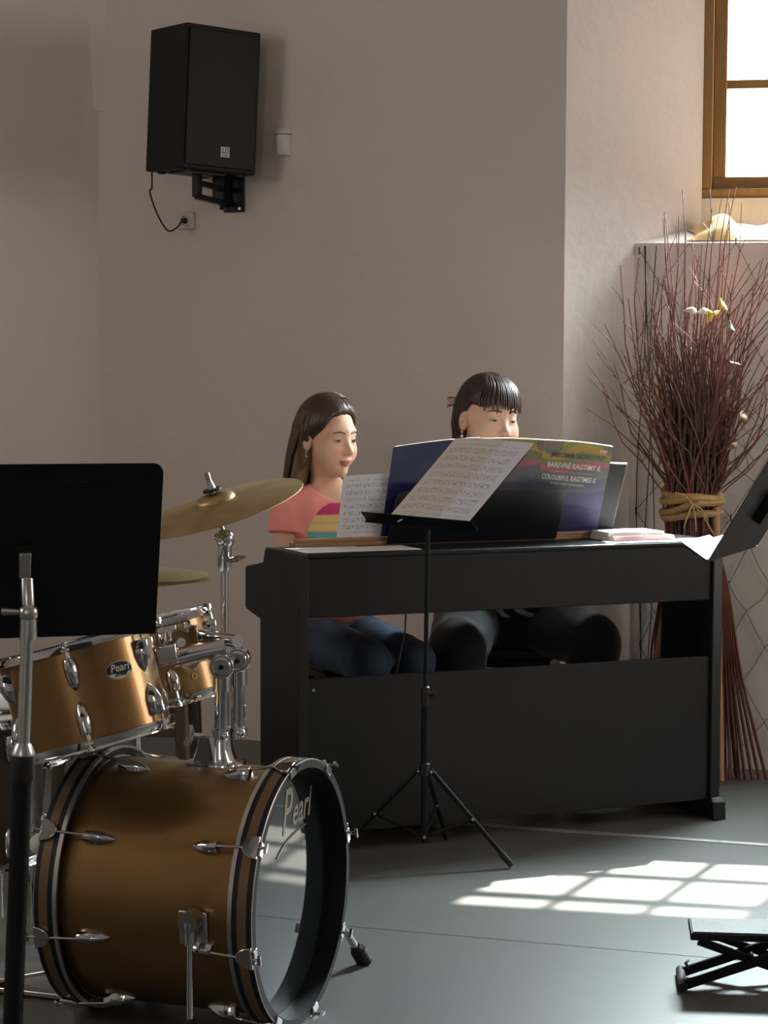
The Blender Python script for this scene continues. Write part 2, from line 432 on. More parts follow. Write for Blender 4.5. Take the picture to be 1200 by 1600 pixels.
def cover_mat():
    m = bpy.data.materials.new('colourful_cover'); m.use_nodes = True; t = m.node_tree; n = t.nodes; L = t.links; b = n['Principled BSDF']
    b.inputs['Roughness'].default_value = 0.5; b.inputs['Specular IOR Level'].default_value = 0.3
    tc = n.new('ShaderNodeTexCoord'); mp = n.new('ShaderNodeMapping'); L.new(tc.outputs['UV'], mp.inputs[0])
    no = n.new('ShaderNodeTexNoise'); no.inputs['Scale'].default_value = 1.5; no.inputs['Detail'].default_value = 0.0; L.new(mp.outputs[0], no.inputs['Vector'])
    sp = n.new('ShaderNodeSeparateXYZ'); L.new(mp.outputs[0], sp.inputs[0])
    a = n.new('ShaderNodeMath'); a.operation = 'MULTIPLY_ADD'; a.inputs[1].default_value = 0.34; L.new(no.outputs[0], a.inputs[0]); L.new(sp.outputs[1], a.inputs[2])
    b2 = n.new('ShaderNodeMath'); b2.operation = 'SUBTRACT'; b2.inputs[1].default_value = 0.17; L.new(a.outputs[0], b2.inputs[0])
    r = n.new('ShaderNodeValToRGB'); r.color_ramp.interpolation = 'CONSTANT'; L.new(b2.outputs[0], r.inputs[0])
    el = r.color_ramp.elements; el[0].position = 0.0; el[0].color = (0.030, 0.022, 0.085, 1); el[1].position = 0.28; el[1].color = (0.06, 0.05, 0.12, 1)
    for p_, c in ((0.46, (0.09, 0.09, 0.11, 1)), (0.58, (0.13, 0.13, 0.13, 1)), (0.70, (0.33, 0.11, 0.13, 1)), (0.755, (0.17, 0.18, 0.08, 1)), (0.83, (0.38, 0.25, 0.05, 1)), (0.90, (0.22, 0.23, 0.08, 1)), (0.96, (0.40, 0.29, 0.06, 1))):
        e = el.new(p_); e.color = c
    # round swirls
    vo = n.new('ShaderNodeTexVoronoi'); vo.inputs['Scale'].default_value = 2.3; vo.inputs['Randomness'].default_value = 0.9; L.new(mp.outputs[0], vo.inputs['Vector'])
    gt = n.new('ShaderNodeMath'); gt.operation = 'LESS_THAN'; gt.inputs[1].default_value = 0.34; L.new(vo.outputs['Distance'], gt.inputs[0])
    gm = n.new('ShaderNodeMath'); gm.operation = 'MULTIPLY'; L.new(gt.outputs[0], gm.inputs[0])
    g2 = n.new('ShaderNodeMath'); g2.operation = 'GREATER_THAN'; g2.inputs[1].default_value = 0.5; L.new(sp.outputs[1], g2.inputs[0]); L.new(g2.outputs[0], gm.inputs[1])
    hs = n.new('ShaderNodeMath'); hs.operation = 'MULTIPLY'; hs.inputs[1].default_value = 0.55; L.new(gm.outputs[0], hs.inputs[0])
    mx = n.new('ShaderNodeMix'); mx.data_type = 'RGBA'; L.new(hs.outputs[0], mx.inputs[0]); L.new(r.outputs[0], mx.inputs[6]); mx.inputs[7].default_value = (0.075, 0.07, 0.16, 1)
    L.new(mx.outputs[2], b.inputs['Base Color'])
    return m
M['cover'] = cover_mat()

# ------------------------------------------------------------------ digital piano (its back towards the camera)
PO = V(-0.2397, 5.889, 0); TH = 0.4155
PU = V(math.cos(TH), math.sin(TH), 0); PB = V(-math.sin(TH), math.cos(TH), 0)
PW, PH = 1.40, 0.8604
def pp(u, d, z): return PO + PU * u + PB * d + ZUP * z
PAX = (PU, PB, ZUP)
def piano():
    root = thing('digital_piano', 'black upright digital piano with its back panel to the camera', 'piano', pp(PW / 2, 0.2, 0))
    prof = [(0.0, 0.06), (0.0, 0.845), (0.008, PH), (0.262, PH), (0.282, 0.815), (0.425, 0.792), (0.432, 0.785), (0.432, 0.670), (0.425, 0.664), (0.305, 0.645), (0.300, 0.06)]
    for u0 in (0.0, PW - 0.034):
        obj('side_panel', MB().prism([pp(u0, d, z) for d, z in prof], PU * 0.034), M['black'], root, bevel=0.003)
    for u0 in (-0.006, PW - 0.040):
        f = MB().prism([pp(u0, d, z) for d, z in ((-0.030, 0), (-0.026, 0.055), (-0.012, 0.068), (0.40, 0.068), (0.42, 0.055), (0.425, 0))], PU * 0.046)
        obj('foot', f, M['black'], root, bevel=0.003)
    obj('upper_back_panel', MB().box(pp(PW / 2, 0.018, (0.680 + 0.846) / 2), (PW - 0.068, 0.014, 0.166), PAX), M['black'], root)
    lp = obj('lower_back_panel', MB().box(pp(PW / 2, 0.020, (0.0588 + 0.5047) / 2), (PW - 0.068, 0.016, 0.4459), PAX), M['black'], root, bevel=0.0015)
    obj('screw', MB().cyl(pp(0.052, 0.0125, 0.474), pp(0.052, 0.0095, 0.474), 0.0045, n=10), M['steel'], lp)
    obj('lid', MB().box(pp(PW / 2, 0.132, PH - 0.007), (PW - 0.068, 0.258, 0.0139), PAX), M['black'], root, bevel=0.004)
    kb = obj('key_bed', MB().box(pp(PW / 2, 0.232, 0.690), (PW - 0.068, 0.385, 0.032), PAX), M['black'], root, bevel=0.003)
    obj('fallboard', MB().prism([pp(0.034, 0.262, 0.706), pp(0.034, 0.262, 0.846), pp(0.034, 0.278, 0.812), pp(0.034, 0.285, 0.74), pp(0.034, 0.285, 0.706)], PU * (PW - 0.068)), M['black'], root)
    for s in (0.034, PW - 0.034 - 0.055):
        obj('key_block', MB().box(pp(s + 0.0275, 0.355, 0.73), (0.055, 0.135, 0.048), PAX), M['black'], root, bevel=0.003)
    kw = (PW - 0.068 - 0.11) / 52
    ivory = mat('white_keys', (0.78, 0.77, 0.72), 0.25, var=0.02)
    wm = MB().box((0, 0, 0), (kw - 0.0012, 0.132, 0.018), PAX); bmk = MB().box((0, 0, 0), (kw * 0.52, 0.085, 0.012), PAX)
    w0 = b0 = None
    for i in range(52):
        c = pp(0.089 + kw * (i + 0.5), 0.352, 0.727)
        if w0 is None: w0 = obj('white_key', wm, ivory, root, flat=True)
        o = w0 if i == 0 else dup(w0, root)
        o.data.name = 'white_key'
        o.location = tuple(c + wloc(root) * 1.0 - wloc(root)) if False else tuple(c)
    # key meshes were built about the root's origin, so their place is relative to it
    ks = [o for o in root.children if o.name.startswith('white_key')]
    me = w0.data
    me.transform(Matrix.Translation(Vector(tuple(wloc(root)))))
    for o in ks: o.location = tuple(V(*o.location) - wloc(root))
    for i in range(51):
        if (i % 7) in (1, 4): continue
        c = pp(0.089 + kw * (i + 1), 0.330, 0.742) - wloc(root)
        if b0 is None:
            b0 = obj('black_key', bmk, M['blackpl'], root, flat=True); b0.data.transform(Matrix.Translation(Vector(tuple(wloc(root))))); o = b0
        else: o = dup(b0, root)
        o.location = tuple(c)
    obj('pedal_box', MB().box(pp(PW / 2, 0.06, 0.09), (0.30, 0.06, 0.05), PAX), M['black'], root, bevel=0.003)
    for k in (-1, 0, 1):
        obj('pedal', MB().box(pp(PW / 2 + k * 0.075, 0.125, 0.078), (0.024, 0.09, 0.008), PAX), M['steel'], root, bevel=0.002)
    # music rest: black board, leaning towards the camera at its top
    def rr(u, s): return pp(u, 0.205 - 0.42 * s, PH + 0.004 + s * 0.907)
    u0, u1, hgt, rad = 0.36, 0.925, 0.175, 0.022
    poly = [rr(u0, 0), rr(u1, 0)] + [rr(u1 - rad + rad * math.cos(a), hgt - rad + rad * math.sin(a)) for a in np.linspace(0, math.pi / 2, 7)] \
         + [rr(u0 + rad - rad * math.sin(a), hgt - rad + rad * math.cos(a)) for a in np.linspace(0, math.pi / 2, 7)]
    obj('music_rest', MB().prism(poly, PB * -0.007), M['blackpl'], root, bevel=0.0015)
    lw = MB().box(pp(0.600, 0.228, PH + 0.007), (1.06, 0.045, 0.014), PAX).box(pp(0.600, 0.212, PH + 0.0195), (1.06, 0.010, 0.011), PAX)
    tag(obj('music_ledge', lw, M['wood'], root, bevel=0.002), 'light brown wooden ledge holding the music')
    # thin cable hanging inside the knee space
    cb = [pp(0.355, 0.05, 0.68), pp(0.357, 0.06, 0.62), pp(0.345, 0.06, 0.57), pp(0.330, 0.06, 0.50), pp(0.33, 0.06, 0.40)]
    obj('cable', MB().tube(cb, 0.0028, 6), M['rubber'], root)
    return root
piano()

# books and sheets standing on the ledge: everything leans against the rest
def lean(u, s, d0=0.213, k=0.40, z0=PH + 0.0265): return pp(u, d0 - k * s, z0 + s * math.sqrt(1 - k * k))
def curved(u0, u1, h0, h1, bow, d0, k, rows=3, cols=15, lift=0.0):
    g = []
    for i in range(rows):
        f = 1 - i / (rows - 1); r = []
        for j in range(cols):
            a = j / (cols - 1); u = u0 + (u1 - u0) * a
            top = h0 + (h1 - h0) * a + bow * math.sin(math.pi * a)
            r.append(lean(u, f * top, d0 + lift * math.sin(math.pi * a) * (0.3 + 0.7 * f), k))
        g.append(r)
    return g
# loose A4 sheet at the left
bk = MB().sheet(curved(0.205, 0.43, 0.190, 0.198, 0.0, 0.2145, 0.27), 0.0006)
tag(obj('sheet_music', bk, M['music'], base=pp(0.3, 0.214, PH)), 'white sheet of music leaning in front of the girl in the pink shirt', 'sheet music')
# dark blue book
bk = MB().sheet(curved(0.345, 0.628, 0.280, 0.306, 0.004, 0.2105, 0.315, cols=12), 0.0035)
o = obj('music_book', bk, M['navy'], base=pp(0.48, 0.21, PH)); tag(o, 'open music book with a plain dark blue cover on the piano', 'book')
pg = MB().sheet(curved(0.352, 0.624, 0.283, 0.309, 0.004, 0.2155, 0.315, cols=12), 0.004); obj('pages', pg, M['creampage'], o)
# colourful book: back cover, spine, front cover with its title
def colourful():
    root = thing('music_book', 'open music book with a colourful abstract cover and white title', 'book', pp(0.8, 0.205, PH))
    ub0, us, ub1 = 0.615, 0.832, 1.072
    gA = curved(ub0, us, 0.306, 0.300, 0.003, 0.2055, 0.34, cols=8); gB = curved(us, ub1, 0.300, 0.277, 0.004, 0.2055, 0.34, cols=8)
    obj('back_cover', MB().sheet(gA, 0.0016), M['cover'], root)
    fc = obj('front_cover', MB().sheet(gB, 0.0016), M['cover'], root)
    obj('pages', MB().sheet(curved(ub0 + 0.004, us, 0.309, 0.303, 0.003, 0.210, 0.34, cols=8), 0.005).sheet(curved(us, ub1 - 0.003, 0.303, 0.280, 0.004, 0.210, 0.34, cols=8), 0.005), M['creampage'], root)
    Xv = nz(gB[1][-1] - gB[1][0]); Xv = nz(lean(1.0, 0.290, 0.2) - lean(0.85, 0.306, 0.2)); Yv = nz(lean(0.9, 0.3, 0.2055, 0.34) - lean(0.9, 0.0, 0.2055, 0.34)); Nn = np.cross(Xv, Yv)
    def put(name, s, u, h, size, m_, shear=0.0, bold=0.0, sx=1.0):
        o_ = lean(u, h, 0.2055, 0.34)
        # lift towards the camera
        sg = -1 if np.dot(Nn, PB) > 0 else 1
        obj(name, text_mb(s, o_ + Nn * sg * 0.0022, Xv, Yv, size, 0.0, shear, bold=bold, sx=sx), M[m_], fc, flat=True)
    put('title_lettering', 'JAROMÍR NOVOTNÝ', 0.957, 0.246, 0.0225, 'darkink', 0.2, 0.010, 0.92)
    put('title_lettering', 'BAREVNÉ RAGTIMY II.', 0.948, 0.214, 0.0245, 'silver', 0.15, 0.012, 0.80)
    put('title_lettering', 'pro sopránovou zobcovou flétnu a klavír (nebo kytaru)', 0.943, 0.195, 0.0085, 'pinkbook', 0.1, 0.006, 0.74)
    put('title_lettering', 'COLOURFUL RAGTIMES II.', 0.938, 0.175, 0.0230, 'silver', 0.15, 0.012, 0.72)
    put('title_lettering', 'for soprano recorder and piano (or guitar)', 0.935, 0.157, 0.0085, 'silver', 0.1, 0.006, 0.80)
    bd = MB().box(lean(1.040, 0.262, 0.2035, 0.34), (0.028, 0.0008, 0.009), (Xv, nz(np.cross(Xv, Yv)), Yv)); obj('publisher_mark', bd, M['pinkbook'], fc)
colourful()
# black glossy folder behind it, at the right
fo = thing('folder', 'glossy black folder leaning behind the colourful book at the right', 'folder', pp(1.05, 0.25, PH))
obj('cover', MB().sheet(curved(0.95, 1.135, 0.232, 0.222, 0.0, 0.222, 0.38, cols=5), 0.003), mat('black_folder_card', (0.012, 0.011, 0.012), 0.55, spec=0.25), fo)
obj('pages', MB().sheet(curved(0.955, 1.138, 0.235, 0.226, 0.0, 0.2265, 0.38, cols=5), 0.004), M['creampage'], fo)
# two thin booklets lying by the folder
for k, (u0, u1, d0, d1, z, a, lab) in enumerate(((1.02, 1.235, 0.10, 0.250, 0.0, 0.02, 'rose pink booklet lying on the piano top beneath another booklet'), (1.03, 1.22, 0.12, 0.250, 0.016, -0.04, 'thin pale booklet on top of the rose pink one'))):
    uu = PU * math.cos(a) + PB * math.sin(a); bb = -PU * math.sin(a) + PB * math.cos(a); h = 0.016 if k == 0 else 0.011
    c = pp((u0 + u1) / 2 + (0.03 if k == 0 else 0.02), (d0 + d1) / 2 - 0.035, PH + z + h / 2 + 0.0005)
    root = thing('booklet', lab, 'booklet', c - ZUP * h / 2)
    obj('pages', MB().box(c, (u1 - u0 - 0.004, d1 - d0 - 0.004, h - 0.003), (uu, bb, ZUP)), M['creampage'], root)
    obj('cover', MB().box(c + ZUP * (h / 2 - 0.0007), (u1 - u0, d1 - d0, 0.0014), (uu, bb, ZUP)).box(c - ZUP * (h / 2 - 0.0007), (u1 - u0, d1 - d0, 0.0014), (uu, bb, ZUP)).box(c - bb * (d1 - d0) / 2, (u1 - u0, 0.0014, h), (uu, bb, ZUP)), M['pinkbook'] if k == 0 else M['paper'], root)
# papers flat on the lid; right-end one added for the window glare there
for (u0, u1, d0, d1, z, m_, lab) in ((1.02, 1.345, 0.006, 0.095, 0.0006, 'paper', 'white sheet added for the glare on the right end of the piano top'), (0.030, 0.250, 0.02, 0.185, 0.0006, 'paper', 'white sheet lying flat on the left end of the piano top'), (0.175, 0.385, 0.008, 0.155, 0.0016, 'musicwarm', 'cream printed sheet lying flat, overlapping the white one')):
    g = [[pp(u, d, PH + z + 0.0012) for u in np.linspace(u0, u1, 4)] for d in (d1, (d0 + d1) / 2, d0)]
    tag(obj('loose_sheet', MB().sheet(g, 0.0007), M[m_], base=pp(u0, d0, PH)), lab, 'paper')

# ------------------------------------------------------------------ folding music stand in front of the piano
def desk_stand():
    YS = 5.83; cx = V(at(664, 1150, YS)[0], YS, 0)
    root = thing('music_stand', 'thin black folding tripod music stand in front of the piano panel', 'music stand', cx)
    zt = at(667, 828, YS)[2]
    fR = fl(799, 1357); fL = fl(524, 1340)
    m = MB().tube([cx + ZUP * at(664, 1316, YS)[2], cx + ZUP * 0.44], 0.0105, 12); obj('lower_tube', m, M['blackmetal'], root)
    zc = at(664, 1085, YS)[2]
    obj('middle_tube', MB().tube([cx + ZUP * 0.43, cx + ZUP * zc], 0.0088, 12), M['blackmetal'], root)
    obj('upper_tube', MB().tube([cx + ZUP * zc, cx + V(0.004, -0.01, zt + 0.01)], 0.0062, 12), M['blackmetal'], root)
    kn = obj('clamp_collar', MB().lathe([(0.0092, -0.03), (0.0125, -0.028), (0.0125, 0.02), (0.009, 0.024)], cx + ZUP * zc, ZUP, 14), M['blackpl'], root)
    obj('clamp_knob', MB().cyl(cx + V(0.010, -0.004, zc + 0.002), cx + V(0.028, -0.008, zc + 0.002), 0.006, 0.008, 10), M['blackpl'], kn)
    hub = cx + ZUP * at(664, 1203, YS)[2]
    obj('leg_collar', MB().lathe([(0.011, -0.02), (0.016, -0.016), (0.016, 0.018), (0.011, 0.022)], hub, ZUP, 14), M['blackpl'], root)
    low = cx + ZUP * (at(664, 1310, YS)[2] + 0.008)
    for ft in (fR, fL, cx + V(0.07, 0.285, 0)):
        dv = nz((ft - cx) * V(1, 1, 0)); a = hub + dv * 0.018; b = V(ft[0], ft[1], 0.010)
        lg = obj('leg', MB().tube([a, b], 0.0068, 10), M['blackmetal'], root)
        obj('rubber_tip', MB().tube([b + nz(a - b) * 0.045, b - nz(a - b) * 0.002], 0.0095, 10), M['rubber'], lg)
        mid = a + (b - a) * 0.52
        obj('brace', MB().tube([low + dv * 0.012, mid], 0.0042, 8), M['blackmetal'], lg)
        obj('rivet', MB().sphere(mid + V(0, -0.008, 0.001), 0.0045, 8), M['steel'], lg)
        obj('rivet', MB().sphere(a + V(0, -0.008, -0.004), 0.0045, 8), M['steel'], lg)
    obj('end_screw', MB().cyl(low + V(0, -0.010, -0.002), low + V(0, -0.0135, -0.002), 0.005, n=10), M['steel'], root)
    # desk: axes from the photo: foot edge runs right and towards the camera, the back lies well over
    b = nz(V(0.64, -0.77, 0)); u = nz(V(0.585, 0.49, 0.655)); u = nz(u - b * np.dot(u, b)); n = np.cross(b, u)
    if n[2] < 0: n = -n
    O = at(605, 812, YS - 0.015)
    def D(s, t, h=0.0): return O + b * s + u * t + n * h
    bars = [[D(0.012, 0, -0.006), D(0.005, 0.29, -0.006)], [D(0.30, 0, -0.006), D(0.31, 0.29, -0.006)], [D(0.005, 0.29, -0.006), D(0.31, 0.29, -0.006)], [D(0.012, 0.0, -0.006), D(0.31, 0.29, -0.006)], [D(0.30, 0, -0.006), D(0.005, 0.29, -0.006)]]
    for p in bars: obj('desk_bar', MB().box((p[0] + p[1]) / 2, (np.linalg.norm(p[1] - p[0]), 0.013, 0.002), (nz(p[1] - p[0]), nz(np.cross(n, p[1] - p[0])), n)), M['blackmetal'], root)
    obj('lip', MB().box(D(0.14, -0.004, 0.012), (0.46, 0.002, 0.030), (b, u, n)).box(D(0.14, -0.004, -0.004), (0.46, 0.018, 0.002), (b, u, n)), M['blackmetal'], root)
    obj('desk_hinge', MB().tube([cx + V(0.004, -0.01, zt + 0.005), D(0.155, 0.02, -0.010)], 0.006, 10), M['blackmetal'], root)
    for k, (s, t) in enumerate(((0.004, 0.20), (0.004, 0.10), (0.302, 0.06), (0.31, 0.16))):
        obj('rivet', MB().sphere(D(s, t, 0.001), 0.004, 8), M['steel'], root)
    base = D(0.1, 0, 0)
    def page(s0, s1, t0, t1, h, bowl=0.0):
        return [[D(s0 + (s1 - s0) * a, t1 + (t0 - t1) * c, h + bowl * math.sin(math.pi * a) + 0.012 * bowl * 40 * (1 - c) ** 2) for a in np.linspace(0, 1, 9)] for c in np.linspace(0, 1, 7)]
    tag(obj('sheet_music', MB().sheet(page(0.115, 0.325, 0.003, 0.327, 0.003, 0.004), 0.0006), M['musicblue'], base=base), 'bluish white sheet of music at the right of the folding stand', 'sheet music')
    tag(obj('sheet_music', MB().sheet(page(0.006, 0.220, 0.003, 0.327, 0.0055, 0.006), 0.0006), M['musicwarm'], base=base), 'cream sheet of music in front on the folding music stand', 'sheet music')
    obj('page_clip', MB().box(D(0.085, 0.004, 0.012), (0.004, 0.05, 0.003), (b, nz(u + b * 0.9), n)), M['creampage'], root)
desk_stand()

# ------------------------------------------------------------------ solid music stand at the left, seen from behind
def left_stand():
    Y = 3.84; pt, pb_ = at(46, 905, Y), at(20, 1600, Y)
    d = nz(pb_ - pt); foot = pt + d * ((0 - pt[2]) / d[2])
    root = thing('music_stand', 'black solid desk music stand seen from behind at the left edge', 'music stand', foot)
    Pz = lambda y: at(600, y, Y)[2]
    def along(z): return pt + d * ((z - pt[2]) / d[2])
    zcol = Pz(1178)
    obj('lower_tube', MB().tube([along(0.03), along(zcol)], 0.0185, 20), M['blackmetal'], root)
    obj('collar', MB().lathe([(0.0185, -0.055), (0.0225, -0.05), (0.0225, -0.005)], along(zcol), -d, 20), M['rubber'], root)
    obj('collar_ring', MB().lathe([(0.0225, 0.0), (0.0225, 0.004), (0.014, 0.022), (0.0115, 0.022)], along(zcol - 0.005), -d, 20), M['steel'], root)
    obj('rod', MB().tube([along(zcol - 0.01), along(Pz(968))], 0.0122, 20), M['steel'], root)
    j = along(Pz(960))
    jb = obj('tilt_joint', MB().sphere(j, 0.019, 16).cyl(j + V(-0.012, 0.01, 0), j + V(-0.05, 0.02, 0), 0.005, 0.008, 10), M['steel'], root)
    obj('joint_sleeve', MB().tube([j - ZUP * 0.012, j - ZUP * 0.050], [0.0165, 0.0165], 16), M['steel'], root)
    hd = at(43, 905, Y + 0.0)
    obj('desk_neck', MB().tube([j + ZUP * 0.01, at(43, 930, Y), at(42, 906, Y + 0.012)], 0.0125, 14), M['steel'], root)
    # desk board: its top leans towards the camera
    BR = at(243, 988, 4.0); az_ = math.radians(17); b = V(math.cos(az_), math.sin(az_), 0); nh = V(math.sin(az_), -math.cos(az_), 0)
    up = nz(ZUP * 0.325 + nh * 0.085); n = nz(np.cross(b, up)); n = n if n[1] < 0 else -n
    h = 0.338; w = 0.50; rad = 0.02
    def Dk(s, t, q=0): return BR - b * (w - s) + up * t + n * q
    poly = [Dk(0, 0), Dk(w, 0)] + [Dk(w - rad + rad * math.cos(a), h - rad + rad * math.sin(a)) for a in np.linspace(0, math.pi / 2, 7)] + [Dk(rad - rad * math.sin(a), h - rad + rad * math.cos(a)) for a in np.linspace(0, math.pi / 2, 7)]
    ds = obj('desk', MB().prism(poly, n * 0.002), M['blackmetal'], root, bevel=0.0008)
    for t in (h - 0.035, h - 0.05): obj('stiffening_rib', MB().tube([Dk(0.01, t, 0.002), Dk(w - 0.012, t, 0.002)], 0.0022, 8), M['blackmetal'], ds)
    obj('lip', MB().box(Dk(w / 2, -0.001, -0.03), (w, 0.002, 0.062), (b, up, n)), M['blackmetal'], ds)
    hc = at(43, 905, Y); s_ = np.dot(hc - BR, b) + w; t_ = np.dot(hc - BR, up)
    obj('desk_bracket', MB().box(Dk(s_, t_ + 0.012, 0.012), (0.022, 0.05, 0.02), (b, up, n)), M['steel'], root, bevel=0.002)
    obj('bracket_plate', MB().box(Dk(s_, t_ + 0.042, 0.004), (0.032, 0.012, 0.006), (b, up, n)), M['blackmetal'], root)
    for a in (-0.35, 1.75, 3.85):
        e = foot + V(math.cos(a), math.sin(a), 0) * 0.24
        lg = obj('leg', MB().tube([along(0.16), V(e[0], e[1], 0.012)], 0.009, 10), M['blackmetal'], root)
        obj('rubber_tip', MB().sphere(V(e[0], e[1], 0.014), 0.014, 10), M['rubber'], lg)
left_stand()

# ------------------------------------------------------------------ solid music stand at the right edge
def right_stand():
    O = at(1107, 877, 5.0); v = nz(V(0.4, 0.917, 0)); u = nz(V(0.147, -0.064, 0.277)); u = nz(u - v * np.dot(u, v)); n = np.cross(u, v); n = n if n[0] < 0 else -n
    w, h = 0.49, 0.335
    def D(s, t, q=0): return O + v * s + u * t + n * q
    pole = D(w / 2, 0.10, -0.17); ft = V(pole[0] + 0.03, pole[1], 0)
    root = thing('music_stand', 'black solid desk music stand cut by the right edge', 'music stand', ft)
    rad = 0.025
    poly = [D(0, 0)] + [D(w - rad + rad * math.sin(a), rad - rad * math.cos(a)) for a in np.linspace(0, math.pi / 2, 5)] + [D(w, h), D(0, h)]
    ds = obj('desk', MB().prism(poly, n * 0.002), M['blackmetal'], root, bevel=0.0008)
    obj('ledge', MB().box(D(w / 2, -0.001, 0.035), (w, 0.002, 0.07), (v, u, n)), M['blackmetal'], ds)
    for t in (h - 0.035, h - 0.055): obj('stiffening_rib', MB().tube([D(0.02, t, 0), D(w - 0.02, t, 0)], 0.002, 8), M['blackmetal'], ds)
    g = [[D(s, 0.003 + 0.004 * c, 0.004 + c * 0.072) for s in np.linspace(-0.012, 0.24, 5)] for c in (1, 0.5, 0)]
    tag(obj('sheet_music', MB().sheet(g, 0.0008), M['paper'], base=D(0.1, 0, 0.03)), 'pale blue-white sheet lying on the ledge of the stand at right', 'paper')
    obj('desk_bracket', MB().box(D(w / 2, 0.14, -0.012), (0.05, 0.08, 0.022), (v, u, n)), M['blackmetal'], root)
    obj('neck', MB().tube([D(w / 2, 0.13, -0.02), D(w / 2, 0.11, -0.12), pole], 0.011, 12), M['steel'], root)
    obj('upper_tube', MB().tube([pole, V(ft[0], ft[1], 0.6)], 0.010, 12), M['steel'], root)
    obj('lower_tube', MB().tube([V(ft[0], ft[1], 0.05), V(ft[0], ft[1], 0.62)], 0.016, 14), M['blackmetal'], root)
    for a in (-0.26, 1.83, 3.93):
        obj('leg', MB().tube([V(ft[0], ft[1], 0.2), V(ft[0] + 0.16 * math.cos(a), ft[1] + 0.16 * math.sin(a), 0.009)], 0.0085, 10), M['blackmetal'], root)
right_stand()

# ------------------------------------------------------------------ folding guitar footstool
def footstool():
    a = at(1079, 1470, 4.62); zt = a[2] + 0.006
    d = nz(V(1, -0.10, 0)); c = nz(V(0.10, 1, 0)); W_, D_ = 0.29, 0.115
    O = V(a[0], a[1], 0)
    def q(s, t, z): return O + d * s + c * t + ZUP * z
    root = thing('footstool', 'black folding guitar footstool on the floor at the right edge', 'footstool', q(W_ / 2, D_ / 2, 0))
    top = MB().box(q(W_ / 2, D_ / 2 + 0.02, zt), (W_, D_ + 0.02, 0.016), (d, c, ZUP))
    tp = obj('top_plate', top, M['blackmetal'], root, bevel=0.003)
    obj('rubber_mat', MB().box(q(W_ / 2, D_ / 2 + 0.02, zt + 0.0092), (W_ - 0.012, D_ + 0.008, 0.003), (d, c, ZUP)), mat('grey_rubber_mat', (0.10, 0.10, 0.10), 0.6, bump=0.3, bs=400), tp)
    for t in (0.012, D_):
        obj('leg', MB().box((q(-0.012, t, 0.016) + q(W_ - 0.02, t, zt - 0.010)) / 2, (0.305, 0.010, 0.020), (nz(q(W_ - 0.02, t, zt) - q(-0.012, t, 0.016)), c, nz(np.cross(nz(q(W_ - 0.02, t, zt) - q(-0.012, t, 0.016)), c)))), M['blackmetal'], root)
        p0, p1 = q(0.018, t + 0.012, zt - 0.012), q(W_ + 0.01, t + 0.012, 0.016)
        obj('leg', MB().box((p0 + p1) / 2, (np.linalg.norm(p1 - p0), 0.008, 0.018), (nz(p1 - p0), c, nz(np.cross(nz(p1 - p0), c)))), M['blackmetal'], root)
    for s in (-0.016, W_ + 0.012):
        obj('foot_bar', MB().tube([q(s, -0.008, 0.011), q(s, D_ + 0.02, 0.011)], 0.0105, 12), M['rubber'], root)
    obj('pivot', MB().tube([q(W_ / 2 - 0.004, 0.004, zt * 0.52), q(W_ / 2 - 0.004, D_ + 0.02, zt * 0.52)], 0.005, 10), M['blackmetal'], root)
    obj('catch', MB().tube([q(0.0, 0.02, 0.045), q(-0.008, 0.05, 0.05), q(0.0, D_ * 0.8, 0.045)], 0.003, 8), M['blackmetal'], root)
footstool()

